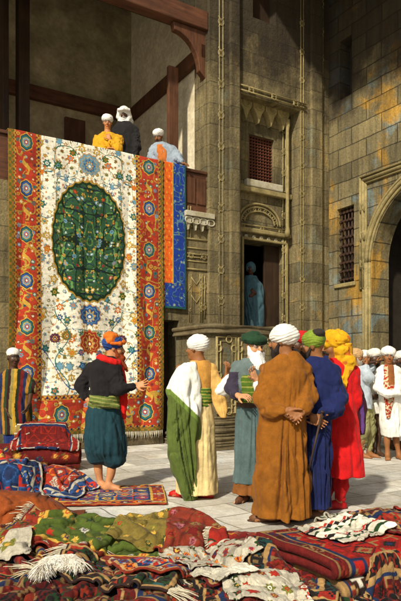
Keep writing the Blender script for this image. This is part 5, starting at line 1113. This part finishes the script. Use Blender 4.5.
# ------------------------------------------------------------------ carpets hung from the loggia
def hang(name, label, t0, t1, ztop, zbot, n0, pat, res, wave, fringe=0, fold=.25):
    W_, H_ = t1 - t0, ztop - zbot; nu, nv = res; u = np.linspace(0, W_, nu); v = np.linspace(-fold, H_, nv); Ug, Vg = np.meshgrid(u, v)
    wv = wave * np.clip(Vg / H_, 0, 1) ** .7 * (np.sin(Ug * 5.1 + 1 + .5 * Vg) * .6 + np.sin(Ug * 11 + 2.3 - .4 * Vg) * .25 + 1.1 * n2(Ug.ravel() * 2, Vg.ravel() * .8, 2.).reshape(Ug.shape))
    over = Vg < 0; z = ztop - np.maximum(Vg, 0) + .006 * np.sin(Ug * 7) ; y = n0 - np.abs(wv) * 1.2 - .004
    r = .03; y = np.where(over, n0 + np.minimum(-Vg, .30), y); z = np.where(over, ztop + .003 * np.sin(Ug * 9), z)
    V = np.stack([t0 + Ug, y, z], -1).reshape(-1, 3); idx = np.arange(nu * nv).reshape(nv, nu); Q = np.stack([idx[:-1, :-1], idx[1:, :-1], idx[1:, 1:], idx[:-1, 1:]], -1).reshape(-1, 4)
    col = pat(Ug.ravel(), np.maximum(Vg.ravel(), 0), W_, H_)
    base = FL @ Vector(((t0 + t1) / 2, n0, zbot)); B = np.array(FL.to_3x3()); Vw = V @ B.T + A3(FL.translation) - A3(base)
    o = link(name, mesh_np(name, Vw, Q, col), M['rug'], None, None, True); o.location = base; tag(o, label, 'carpet')
    sd = o.modifiers.new('pile', 'SOLIDIFY'); sd.thickness = .012; sd.offset = 1
    if fringe:
        mb = MB(); k = int(W_ / .022)
        for i in range(k):
            j = min(nu - 1, int(i / k * nu)); p = V.reshape(nv, nu, 3)[-1, j]; L = .10 + .05 * rng.random(); a = (rng.random() - .5) * .05
            mb.tube([tuple(p + A3((0, -.004, .01))), tuple(p + A3((a * .4, -.012, -L * .5))), tuple(p + A3((a, -.008, -L)))], [.007, .007, .004], 5)
        mb.v = [tuple(B @ A3(q) + A3(FL.translation)) for q in mb.v]; mb.build('fringe', M['fringe'], o, None, 0, True)
    return o
M['fringe'] = plain_mat('cotton_fringe', (.62, .56, .40), (.44, .38, .25), 20, .9)
zr = z_par + .075
hang('hanging_carpet', 'huge ivory carpet with green oval medallion and red border hung from the loggia', T(7), T(161.5), zr, .27, -.055, lambda u, v, w, h: persian(None, u, v, w, h), (440, 800), .075, 1)
def bluerug(u, v, w, h):
    o = np.ones((len(u), 3)) * L_['navy'] * 1.0; o[:] = lin('#1d3a8c'); g = np.ones(len(u), bool); put(o, np.abs(n2(u * 12, v * 12, 3)) < .03, L_['sky'] * .7); flowers(o, g, u, v, .13, 4., [L_['sky'], L_['teal'], L_['blue']], [L_['gold'], L_['navy']], .14, .26)
    a, b = T(163.2) - T(157), T(171.5) - T(157); orr = (u > a) & (u < b) & (v < h - .48); put(o, orr, np.array(lin('#e0641c'))); put(o, orr & (np.abs(n2(u * 9, v * 9, 6)) < .03), np.array(lin('#c04a14'))); put(o, orr & (np.sin(v * 30) * np.sin(u * 60) > .75), np.array(lin('#e89a3a')))
    put(o, u < a, L_['gold'] * .8); put(o, (u < a) & (np.sin(v * 55) > .3), L_['brick']); put(o, (np.abs(u - b) < .014) & (v < h - .47), L_['gold']); put(o, (u > w - .03) | (v > h - .04), L_['teal'] * .6); return o
hang('hanging_rug', 'narrow blue and orange rug hung beside the great ivory carpet', T(157), T(184.5), zr - .002, Z(172, 309), -.036, bluerug, (120, 400), .012)

# ------------------------------------------------------------------ heaped rugs: sheets laid down one after another over what is already there
GX0, GY0, GC = -3.6, 2.4, .02; GN = (360, 350); HM = np.zeros(GN)
def hm_lump(x, y, rx, ry, h, rot=0.):
    X, Y_ = np.meshgrid(GX0 + GC * np.arange(GN[0]), GY0 + GC * np.arange(GN[1]), indexing='ij'); c, s = math.cos(rot), math.sin(rot); a, b = (X - x) * c + (Y_ - y) * s, -(X - x) * s + (Y_ - y) * c
    q = 1 - (a / rx) ** 2 - (b / ry) ** 2; np.maximum(HM, np.where(q > 0, h * np.sqrt(np.maximum(q, 0)), 0), out=HM)
def hm_get(x, y):
    fx = np.clip((x - GX0) / GC, 0, GN[0] - 1.01); fy = np.clip((y - GY0) / GC, 0, GN[1] - 1.01); i, j = fx.astype(int), fy.astype(int); fx -= i; fy -= j
    return (HM[i, j] * (1 - fx) + HM[i + 1, j] * fx) * (1 - fy) + (HM[i, j + 1] * (1 - fx) + HM[i + 1, j + 1] * fx) * fy
def hm_add(P, pad=.010):
    i = np.clip(((P[:, 0] - GX0) / GC + .5).astype(int), 1, GN[0] - 2); j = np.clip(((P[:, 1] - GY0) / GC + .5).astype(int), 1, GN[1] - 2)
    for dx in (-1, 0, 1):
        for dy in (-1, 0, 1): np.maximum.at(HM, (i + dx, j + dy), P[:, 2] + pad)
def smooth_hm():
    global HM
    HM = np.maximum(HM, (HM + np.roll(HM, 1, 0) + np.roll(HM, -1, 0) + np.roll(HM, 1, 1) + np.roll(HM, -1, 1)) / 5)
def drape(x, y, w, h, rot, waves, seed, nx=48, ny=36, steps=70, iters=9, zoff=.02, squash=(1., 1.), crumple=.0):
    """cloth sheet: starts with its folds standing (isometric waves), falls, stretches back to size and is held by friction"""
    r = np.random.default_rng(seed); dx, dy = w / (nx - 1), h / (ny - 1); u = np.arange(nx) * dx; v = np.arange(ny) * dy; Ug, Vg = np.meshgrid(u, v, indexing='ij')
    X, Y_, Zg = Ug - w / 2, Vg - h / 2, np.zeros_like(Ug)
    for (ang, lam, A, ph) in waves:                                    # A = slope angle of the fold flanks
        c, s = math.cos(ang), math.sin(ang); k = 2 * math.pi / lam; t = (Ug - w / 2) * c + (Vg - h / 2) * s
        t = t + .12 * lam * 6 * n2(Ug.ravel() * 1.6, Vg.ravel() * 1.6, seed + ph).reshape(t.shape); env = np.clip(.75 + 1.3 * n2(Ug.ravel() * 1.3 + 4, Vg.ravel() * 1.3, seed + ph + 3).reshape(t.shape), .15, 1.3)
        short = 1 - (A * .55) ** 2 * .8; X, Y_ = X + (short - 1) * ((Ug - w / 2) * c + (Vg - h / 2) * s) * c, Y_ + (short - 1) * ((Ug - w / 2) * c + (Vg - h / 2) * s) * s
        Zg = Zg + A / k * np.sin(k * t + ph) * env
    X, Y_ = X * squash[0], Y_ * squash[1]; Zg = Zg + crumple * n2(Ug.ravel() * 7, Vg.ravel() * 7, seed + 9).reshape(Zg.shape)
    c, s = math.cos(rot), math.sin(rot); P = np.stack([x + X * c - Y_ * s, y + X * s + Y_ * c, Zg - Zg.min()], -1)
    P[..., 2] += hm_get(P[..., 0], P[..., 1]) * .9 + zoff; Q_ = P.copy()
    def con(A, B, L, st):
        d = B - A; l = np.sqrt((d * d).sum(-1, keepdims=True)) + 1e-9; c_ = d * (st * .5 * (l - L) / l); A += c_; B -= c_
    dg = math.hypot(dx, dy)
    for it in range(steps):
        vel = (P - Q_) * .93; Q_ = P.copy(); P += vel; P[..., 2] -= .0028
        for _ in range(iters):
            for o in (0, 1):
                n = (nx - o) // 2 * 2; con(P[o:o + n:2], P[o + 1:o + n:2], dx, 1.) if n else 0
                n = (ny - o) // 2 * 2; con(P[:, o:o + n:2], P[:, o + 1:o + n:2], dy, 1.) if n else 0
                m = (nx - o) // 2 * 2; con(P[o:o + m:2, :-1], P[o + 1:o + m:2, 1:], dg, .35); con(P[o:o + m:2, 1:], P[o + 1:o + m:2, :-1], dg, .35)
            for o in range(4):                                          # resist sharp bending
                a = P[o::4]; b = P[o + 2::4]; m = min(len(a), len(b)); con(a[:m], b[:m], 2 * dx, .12)
                a = P[:, o::4]; b = P[:, o + 2::4]; m = min(a.shape[1], b.shape[1]); con(a[:, :m], b[:, :m], 2 * dy, .12)
        g_ = hm_get(P[..., 0], P[..., 1]) + .012; hit = P[..., 2] < g_ + .004
        P[..., 2] = np.maximum(P[..., 2], g_); fr = hit[..., None] & np.array([True, True, False]); P = np.where(fr, Q_ + (P - Q_) * .12, P)
    return P
def upsample(P, f):
    def mat(n):
        m = (n - 1) * f + 1; A = np.zeros((m, n))
        for i in range(m):
            k, t = divmod(i, f); t /= f
            for o, w in zip((-1, 0, 1, 2), (-.5 * t + t * t - .5 * t ** 3, 1 - 2.5 * t * t + 1.5 * t ** 3, .5 * t + 2 * t * t - 1.5 * t ** 3, -.5 * t * t + .5 * t ** 3)): A[i, min(max(k + o, 0), n - 1)] += w
        return A
    return np.einsum('ia,abk,jb->ijk', mat(P.shape[0]), P, mat(P.shape[1]))
def rug(name, label, x, y, w, h, rot, waves, seed, pat, group='rugs heaped in front', cat='rug', fringe=False, th=.012, f=4, frmat='fringe', frl=.09, **kw):
    P = drape(x, y, w, h, rot, waves, seed, **kw); hm_add(upsample(P, 2).reshape(-1, 3)); V = upsample(P, f); nx, ny = V.shape[:2]
    fn = V.reshape(-1, 3); V = V + (A3((0, 0, 1)) * (.018 * (np.abs(n2(fn[:, 0] * 9, fn[:, 1] * 9, seed)) - .15) + .007 * n2(fn[:, 0] * 30, fn[:, 1] * 30, seed))[:, None]).reshape(V.shape)
    V[..., 2] = np.maximum(V[..., 2], .008)
    Ug, Vg = np.meshgrid(np.linspace(0, w, nx), np.linspace(0, h, ny), indexing='ij'); col = np.clip(pat(Ug.ravel(), Vg.ravel(), w, h), 0, 1); idx = np.arange(nx * ny).reshape(nx, ny)
    Q = np.stack([idx[:-1, :-1], idx[1:, :-1], idx[1:, 1:], idx[:-1, 1:]], -1).reshape(-1, 4); base = A3((x, y, 0))
    o = link(name, mesh_np(name, V.reshape(-1, 3) - base, Q, col), M['rug'], None, None, True); o.location = base; tag(o, label, cat, group)
    sd = o.modifiers.new('pile', 'SOLIDIFY'); sd.thickness = th; sd.offset = 1
    if fringe:
        mb = MB(); r = np.random.default_rng(seed)
        for end in (0, -1):
            d = V[end] - V[end + 1 if end == 0 else end - 1]
            for j in range(0, ny):
                e = nrm(d[j]) + A3((r.normal() * .25, r.normal() * .25, -.25)); L = frl * (.7 + .6 * r.random()); p = V[end, j]; a = p + e * L * .5; b = p + e * L + A3((0, 0, -.02)); a[2] = max(a[2], .01); b[2] = max(b[2], .008)
                mb.tube([tuple(p), tuple(a), tuple(b)], [.0035, .0035, .0015], 4)
            mb.build('fringe', M[frmat], o, None, 0, True); mb = MB()
    return o
def roll(name, label, a, b, r, pat, group=None, turns=3, seed=0, core=None):
    """a rolled-up rug lying from a to b: spiral sheet, its coils show at the ends"""
    a, b = A3(a), A3(b); L = np.linalg.norm(b - a); d = (b - a) / L; s_ = nrm(np.cross(d, (0, 0, 1))); up = np.cross(s_, d); n = 64 * turns; t = np.linspace(0, 1, n); ang = -.7 + t * turns * 2 * math.pi; rad = r * (.22 + .78 * t) + .0
    m = 70; x = np.linspace(0, L, m); A, X = np.meshgrid(np.arange(n), x, indexing='ij'); rr = rad[A] * (1 + .03 * np.sin(X * 9 + seed) + .05 * n2(X.ravel() * 5, ang[A].ravel() * 1.1, seed).reshape(X.shape)); jit = .015 * np.sin(ang[A] * 1.3)
    V = a + d * (X + jit)[..., None] + s_ * (rr * np.cos(ang[A]))[..., None] + up * (rr * np.sin(ang[A]))[..., None] * .92; arc = np.cumsum(np.concatenate([[0], rad[1:] * np.diff(ang)])); Hh = arc[-1]
    col = np.clip(pat(X.ravel(), arc[A].ravel(), L, Hh), 0, 1); idx = np.arange(n * m).reshape(n, m); Q = np.stack([idx[:-1, :-1], idx[:-1, 1:], idx[1:, 1:], idx[1:, :-1]], -1).reshape(-1, 4); V = V.reshape(-1, 3); base = (a + b) / 2; base[2] = 0
    o = link(name, mesh_np(name, V - base, Q, col), M['rug'], None, None, True); o.location = base; tag(o, label, 'rug', group); sd = o.modifiers.new('pile', 'SOLIDIFY'); sd.thickness = .016; sd.offset = -1; hm_add(V); return o
def fleece(label, x, y, rx, ry, rot, seed, col=(.74, .71, .62), n=700, L=.10):
    r = np.random.default_rng(seed); mb = MB(); c, s = math.cos(rot), math.sin(rot); m = 26
    for i in range(n):
        q, k = r.random() * 6.283, math.sqrt(r.random()); a, b = k * rx * math.cos(q), k * ry * math.sin(q); px, py = x + a * c - b * s, y + a * s + b * c; z = float(hm_get(np.array([px]), np.array([py]))[0]) + .012
        an = -1.2 + 9 * float(vnoise(np.array([[px * 9, py * 9, seed]]))[0]) + .22 * r.normal(); l = L * (.5 + .8 * r.random()); p = A3((px, py, z + .02 * r.random() + .015 * (1 - k * k))); pts = [tuple(p)]
        for st in range(4):
            an += .25 * r.normal() + .35 * math.sin(px * 60 + st); p = p + A3((math.cos(an), math.sin(an) - .25, 0)) * l * .25; p[2] = max(float(hm_get(p[:1], p[1:2])[0]) + .008, p[2] + .004 - .010 * st); pts.append(tuple(p))
        mb.tube(pts, [.0028, .003, .0028, .002, .0008], 4)
    base = A3((x, y, 0)); mb.v = [tuple(A3(v) - base) for v in mb.v]; o = mb.build('sheepskin', M['wool'], None, None, 0, True); o.location = base; tag(o, label, 'fleece'); return o
M['wool'] = plain_mat('raw_wool', (.78, .74, .64), (.56, .50, .38), 14, .95, .3)
G = lambda px, py: ground(px, py)
# rolled rugs at the foot of the hanging carpet
redpal = [L_['gold'], L_['ivory'], L_['navy'], L_['orange']]
roll('rolled_rug', 'fat dark red rolled rug lying at the foot of the hanging carpet', (-2.72, 8.02, .20), (-1.66, 8.20, .20), .21, lambda u, v, w, h: floral(u, v, w, h, L_['dred'], [L_['brick'], L_['ochre'], L_['navy']], [L_['dred'], L_['gold']], .16, 2.1), 'rolled rugs', 4, 1)
roll('rolled_rug', 'pale olive rolled rug lying on top of the dark red roll', (-2.55, 8.22, .52), (-1.92, 8.34, .50), .13, lambda u, v, w, h: plainrug(u, v, w, h, L_['tan'] * .9, L_['olive'] * 1.1, [(L_['ivory'] * .8, .02, .05)], 3.), 'rolled rugs', 4, 2)
smooth_hm()
rug('folded_rug', 'flat red rug with white edge folded over the dark red roll', -2.10, 8.02, .95, .62, .18, [(1.2, .5, .25, .4)], 4, lambda u, v, w, h: tribal(u, v, w, h, L_['dred'] * 1.2, L_['red'] * .6, [L_['dred'], L_['red'] * .7], .2, .10, 2., guard=L_['white']), steps=60)
# left side
W2 = lambda s, a=.9, l=.44: [(s % 3.1, l, a, s), ((s + 1.3) % 3.1, l * 1.7, a * .6, s + 2)]
CR = dict(squash=(.86, .86), crumple=.045)
hm_lump(-2.62, 7.05, .55, .32, .40); hm_lump(-2.05, 6.5, .34, .22, .34, .4); hm_lump(-1.72, 6.72, .42, .2, .24, -.2)
rug('crumpled_rug', 'orange red rug heaped at the left edge behind the blue one', -2.55, 7.0, 1.5, 1.2, .2, W2(.4, .95, 0.50), 5, lambda u, v, w, h: floral(u, v, w, h, L_['red'] * 1.1, [L_['orange'], L_['brick'], L_['gold']], [L_['navy'], L_['red']], .17, 3.), steps=30, **CR)
rug('spread_rug', 'red and blue patterned rug spread flat under the barefoot seller', -1.02, 6.36, 1.30, 1.02, .10, [(.2, .6, .40, .3), (1.3, .7, .28, 1.)], 7, lambda u, v, w, h: tribal(u, v, w, h, L_['blue'] * .7, L_['brick'], [L_['white'], L_['red'], L_['gold'], L_['navy'], L_['orange']], .19, .15, 6., guard=L_['gold']), steps=45, zoff=.02)
rug('crumpled_rug', 'brick red rug with blue and white border crumpled behind the seller', -1.72, 6.66, 1.35, 1.05, -.25, W2(.9, .9, 0.47), 6, lambda u, v, w, h: tribal(u, v, w, h, L_['brick'] * 1.1, L_['blue'] * .6, [L_['red'], L_['white'], L_['brick'], L_['navy'], L_['orange']], .2, .2, 4., guard=L_['white']), steps=30, **CR)
rug('crumpled_rug', 'deep blue and white rug bunched up at the left edge', -2.05, 6.2, 1.05, .9, .3, W2(.6, .95, 0.39), 8, lambda u, v, w, h: tribal(u, v, w, h, L_['blue'] * .5, L_['navy'], [L_['white'] * .8, L_['blue'], L_['red'], L_['navy']], .24, .13, 9., guard=L_['white']), steps=30, **CR)
hm_lump(-1.72, 5.2, .55, .32, .26, .1)
rug('crumpled_rug', 'plain rust brown rug humped at the left edge above the green one', -1.70, 5.15, 1.45, 1.00, 0.05, W2(1.4, .6, 0.50), 9, lambda u, v, w, h: plainrug(u, v, w, h, np.array(lin('#9a4a18')), np.array(lin('#6a3212')), None, 2.), steps=30, **CR)
hm_lump(-1.25, 4.60, .42, .38, .13, -.3); hm_lump(-.70, 4.62, .66, .36, .10, .05); hm_lump(-.12, 4.60, .36, .28, .15, -.25)
# dark rugs along the bottom edge, colours deepened to paint in foreground shade
rug('crumpled_rug', 'black and dark red rug crumpled in the bottom left corner', -1.22, 3.72, 1.25, 1.00, 0.30, W2(.5, .95, 0.44), 13, lambda u, v, w, h: tribal(u, v, w, h, L_['dred'] * .9, L_['black'] * 1.5, [L_['brick'] * .7, L_['olive'] * .5, L_['tan'] * .5, L_['brown'] * .6, L_['red'] * .7], .15, .12, 13.), steps=30, **CR)
rug('crumpled_rug', 'dark brown and brick rug bunched along the bottom edge at the left', -0.75, 3.38, 1.30, 0.75, 0.10, W2(2.1, .95, 0.39), 33, lambda u, v, w, h: tribal(u, v, w, h, L_['dred'] * .7, L_['black'], [L_['brick'] * .7, L_['tan'] * .4, L_['black'], L_['dgreen']], .14, .10, 31.), steps=30, **CR)
rug('crumpled_rug', 'black rug with brick lozenges bunched at the bottom edge below the saddlebag', -0.05, 3.42, 1.00, 0.75, -0.10, W2(1.1, .95, 0.39), 34, lambda u, v, w, h: tribal(u, v, w, h, L_['black'] * 2, L_['dred'], [L_['brick'] * .7, L_['red'] * .6, L_['brown'] * .6, L_['tan'] * .4], .14, .10, 33.), steps=30, **CR)
rug('crumpled_rug', 'black and crimson rug bunched along the bottom edge at the right', 0.42, 3.30, 1.00, 0.70, 0.05, W2(1.2, .9, .45), 36, lambda u, v, w, h: tribal(u, v, w, h, L_['dred'] * .8, L_['black'] * 1.5, [L_['red'] * .6, L_['brick'] * .7, L_['dgreen'], L_['tan'] * .4], .16, .10, 37.), steps=30, **CR)
hm_lump(.50, 4.08, .32, .28, .14, .2); hm_lump(1.12, 4.55, .24, .12, .05)
rug('crumpled_rug', 'dark red rug with gold dotted border lying left of the green one', -1.15, 4.45, 1.10, 1.00, -0.35, W2(.5, .7, 0.50), 10, lambda u, v, w, h: tribal(u, v, w, h, L_['brick'] * .8, L_['dred'], [L_['gold'], L_['ochre'], L_['olive'], L_['brick']], .16, .10, 11.), steps=30, fringe=True, **CR)
rug('crumpled_rug', 'moss green rug with scattered flowers and red border', -0.68, 4.50, 1.50, 1.05, -0.12, W2(1.25, .85, 0.44), 11, lambda u, v, w, h: floral(u, v, w, h, np.array(lin('#47561c')), [L_['olive'], L_['ivory'] * .7, L_['gold'], L_['dgreen'], L_['red']], [L_['red'], L_['navy'], L_['olive']], .12, 4.4, .13, L_['brick'] * .8), steps=30, **CR)
rug('crumpled_rug', 'reddish brown rug with olive end humped in the middle of the heap', -0.08, 4.54, 1.20, 0.95, -0.28, W2(1.5, .7, 0.47), 12, lambda u, v, w, h: np.where((u < .42 + .05 * np.sin(v * 9))[:, None], floral(u, v, w, h, np.array(lin('#75642a')), [L_['olive'], L_['gold'], L_['dgreen']], [L_['red'], L_['gold']], .13, 3.), floral(u, v, w, h, np.array(lin('#7a2c1a')), [L_['pink'] * .6, L_['brick'], L_['dred'], L_['tan'] * .6], [L_['dred']], .12, 7.)), steps=30, **CR)
rug('crumpled_rug', 'dark brown red rug with long white fringe at the front of the heap', -0.55, 3.72, 1.05, 0.75, -0.20, W2(.9, .95, 0.44), 14, lambda u, v, w, h: tribal(u, v, w, h, np.array(lin('#6e1c14')), np.array(lin('#2a1a16')), [L_['brick'], L_['teal'] * .6, L_['tan'] * .7, L_['dgreen']], .17, .12, 15.), steps=30, fringe=True, frl=.14, **CR)
rug('folded_rug', 'small red saddlebag rug with blue panel and white bars', -0.27, 3.80, 0.62, 0.62, 0.35, W2(1.3, .55, 0.50), 15, lambda u, v, w, h: tribal(u, v, w, h, L_['red'], L_['brick'] * .8, [L_['blue'], L_['white'], L_['navy'], L_['orange']], .13, .10, 17., guard=L_['tan']), steps=30, nx=36, ny=36, squash=(.9, .9), crumple=.05)
rug('crumpled_rug', 'deep red rug with dark corners between the dotted cloth and the striped rug', 0.24, 3.70, 0.62, 0.60, 0.30, W2(2.2, .95, 0.36), 35, lambda u, v, w, h: tribal(u, v, w, h, L_['red'] * .8, L_['dred'], [L_['navy'], L_['brick'], L_['black'] * 2, L_['tan'] * .7], .15, .10, 35.), steps=30, nx=36, ny=36, **CR)
rug('crumpled_rug', 'bright red rug with white stripes heaped in front of the brown robe', 0.55, 4.08, 1.10, 1.00, 0.15, W2(.3, .95, 0.47), 17, lambda u, v, w, h: plainrug(u, v, w, h, L_['red'] * .9, L_['dred'] * 1.2, [(L_['white'] * .7, .03, .042), (L_['dgreen'], .055, .07), (L_['gold'] * .8, .20, .212)], 5., .26), steps=30, fringe=True, **CR)
rug('crumpled_rug', 'black and red rug pushed down between the striped and the folded one', 0.55, 3.62, 0.70, 0.70, -0.30, W2(.5, .95, 0.39), 18, lambda u, v, w, h: tribal(u, v, w, h, L_['dred'] * .8, L_['black'] * 1.5, [L_['red'] * .7, L_['teal'] * .3, L_['tan'] * .4, L_['brick'] * .7], .15, .12, 19.), steps=30, **CR)
rug('crumpled_cloth', 'white cloth with red dots and green leaves folded beside the saddlebag', 0.06, 3.95, 0.64, 0.62, 0.40, W2(.6, .95, 0.33), 16, lambda u, v, w, h: floral(u, v, w, h, L_['white'], [L_['red'], L_['dgreen'], L_['brick'], L_['orange'], L_['dred']], [L_['dred'], L_['gold'], L_['navy']], .10, 4.), steps=30, cat='cloth', th=.008, squash=(.88, .88), crumple=.04)
rug('crumpled_cloth', 'pale cloth with red and green sprigs at the bottom edge', 0.36, 3.36, 0.52, 0.38, 0.10, W2(.9, .6, 0.44), 19, lambda u, v, w, h: floral(u, v, w, h, L_['white'] * 1.2, [L_['dgreen'], L_['red'], L_['olive'], L_['brick']], [L_['ivory'], L_['gold'], L_['red']], .11, 9.), steps=30, cat='cloth', th=.008, squash=(.9, .9), crumple=.05)
# thick stack of folded carpets at the right
def folded_stack():
    c = A3((1.10, 4.02, 0)); rot = .50; e1 = A3((math.cos(rot), math.sin(rot), 0)); e2 = A3((-math.sin(rot), math.cos(rot), 0)); w, dep = 1.15, .75
    specs = [('thick dark patterned carpet folded flat at the bottom of the stack', .0, .115, lambda u, v, W_, H_: tribal(u, v, W_, H_, L_['brown'] * .5, L_['black'] * 2, [L_['tan'], L_['brick'], L_['ivory'] * .8, L_['dred']], .12, .03, 23., guard=L_['tan'] * .7), .03),
             ('deep red carpet with dark diamonds folded flat on the stack', .117, .115, lambda u, v, W_, H_: tribal(u, v, W_, H_, np.array(lin('#a01a10')), L_['dred'], [L_['black'] * 2, L_['brick'], L_['navy'], np.array(lin('#7a1610')), L_['tan'] * .6], .21, .10, 27., guard=L_['tan'] * .6), -.02)]
    for label, z0, hh, pat, dx in specs:
        # a sheet folded in a flat S: section profile in (e2, z), swept along e1
        t = np.linspace(0, 1, 25); r = hh / 4; prof = []
        prof += [(dep * (1 - k), r * .9) for k in np.linspace(0, 1, 26)]; prof += [(-r * math.sin(a) * 1.0, r * 2 - r * 1.05 * math.cos(a)) for a in np.linspace(.2, math.pi - .2, 12)]; prof += [(dep * k, r * 3.1) for k in np.linspace(0, 1, 26)]
        pr = np.array(prof); arc = np.concatenate([[0], np.cumsum(np.hypot(*np.diff(pr, axis=0).T))]); m = 150; k = 4
        tt = np.linspace(0, arc[-1], 240); pr = np.stack([np.interp(tt, arc, pr[:, 0]), np.interp(tt, arc, pr[:, 1])], -1); X = np.linspace(0, w, m); A, B = np.meshgrid(np.arange(240), X, indexing='ij')
        wob = .030 * n2((B * 4).ravel(), (pr[A][..., 0] * 3).ravel(), z0 * 50).reshape(B.shape) + .012 * np.sin(B * 7 + z0 * 30)
        V = c + e1 * (B - w / 2 + dx + .02 * np.sin(pr[A][..., 0] * 9) + .05 * n2((pr[A][..., 0] * 5).ravel(), (B * 2).ravel(), z0 * 70 + 3).reshape(B.shape))[..., None] + e2 * (pr[A][..., 0] - dep / 2 + .07 * n2((B * 3).ravel(), (pr[A][..., 1] * 9).ravel(), z0 * 30 + 9).reshape(B.shape))[..., None] + A3((0, 0, 1)) * (z0 + pr[A][..., 1] + np.maximum(wob, -.012) * (pr[A][..., 1] / hh))[..., None]
        col = np.clip(pat(B.ravel(), tt[A].ravel(), w, arc[-1]), 0, 1); idx = np.arange(240 * m).reshape(240, m); Q = np.stack([idx[:-1, :-1], idx[:-1, 1:], idx[1:, 1:], idx[1:, :-1]], -1).reshape(-1, 4)
        o = link('folded_carpet', mesh_np('folded_carpet', V.reshape(-1, 3) - c, Q, col), M['deep_pile'] if z0 else M['rug'], None, None, True); o.location = c; tag(o, label, 'carpet', 'folded carpets in the stack'); sd = o.modifiers.new('pile', 'SOLIDIFY'); sd.thickness = r * 1.7; sd.offset = 0; hm_add(V.reshape(-1, 3), r * .9)
folded_stack(); smooth_hm()
rug('crumpled_rug', 'red green and white rug bunched up behind the folded carpets', 1.10, 4.58, 0.85, 0.70, 0.25, W2(.5, .95, 0.39), 20, lambda u, v, w, h: tribal(u, v, w, h, L_['red'], L_['white'], [L_['white'], L_['dgreen'], L_['navy'], L_['red']], .26, .12, 21., guard=L_['dgreen']), steps=30, **CR)
rug('crumpled_rug', 'dark crimson rug thrown crumpled across the top of the folded stack', 1.50, 4.22, .95, .75, .6, W2(.9, .95, .34), 41, lambda u, v, w, h: tribal(u, v, w, h, L_['red'] * .8, L_['dred'], [L_['black'] * 2, L_['brick'], L_['tan'] * .5, L_['dgreen']], .16, .10, 41.), steps=30, **CR)
rug('crumpled_cloth', 'white cloth with green bands draped on the folded red carpet', 0.98, 4.02, 0.62, 0.50, 0.60, W2(.4, .95, 0.26), 21, lambda u, v, w, h: plainrug(u, v, w, h, L_['white'], L_['ivory'], [(L_['dgreen'] * 1.2, .05, .075), (L_['black'] * 2, .12, .15), (L_['red'], .155, .17)], 6., .24), steps=30, cat='cloth', th=.008, nx=40, ny=32, squash=(.82, .82), crumple=.05)
rug('crumpled_rug', 'black and tan rug bunched at the bottom right corner under the stack', 1.22, 3.42, .8, .55, .5, W2(1.2, .9, .40), 42, lambda u, v, w, h: tribal(u, v, w, h, L_['dred'] * .6, L_['black'] * 1.5, [L_['tan'] * .6, L_['brick'] * .7, L_['black'], L_['red'] * .5], .14, .10, 43.), steps=30, **CR)
rug('crumpled_rug', 'red brown rug lying flat behind the stack at the right edge', 1.85, 4.75, 0.95, 0.60, 0.05, W2(.4, .5, 0.50), 22, lambda u, v, w, h: floral(u, v, w, h, np.array(lin('#8a2416')), [L_['brick'], L_['dgreen'], L_['navy']], [L_['dred']], .13, 8.), steps=50, squash=(.9, .9), crumple=.05)
rug('crumpled_cloth', 'plain cream cloth crumpled between the dotted cloth and the sprigged one', 0.14, 3.50, 0.34, 0.34, 0.50, W2(.5, .95, 0.18), 24, lambda u, v, w, h: plainrug(u, v, w, h, L_['white'], L_['ivory'] * .8, None, 9.), steps=30, cat='cloth', th=.006, nx=36, ny=36, squash=(.85, .85), crumple=.04)
rug('crumpled_cloth', 'white cloth with yellow centred flower at the left edge', -1.32, 4.12, 0.34, 0.36, 0.20, W2(.7, .8, 0.26), 25, lambda u, v, w, h: np.where((np.hypot(u - w / 2, v - h / 2) < .03)[:, None], L_['gold'], np.where((np.hypot(u - w / 2, v - h / 2) < .07 + .02 * np.cos(6 * np.arctan2(v - h / 2, u - w / 2)))[:, None], L_['olive'], L_['white'])), steps=30, cat='cloth', th=.006, nx=32, ny=32, squash=(.85, .85), crumple=.05)
fleece('white sheepskin with long tufts lying on the dark rugs at lower left', -.84, 3.58, .13, .09, .5, 31, n=4200, L=.085)
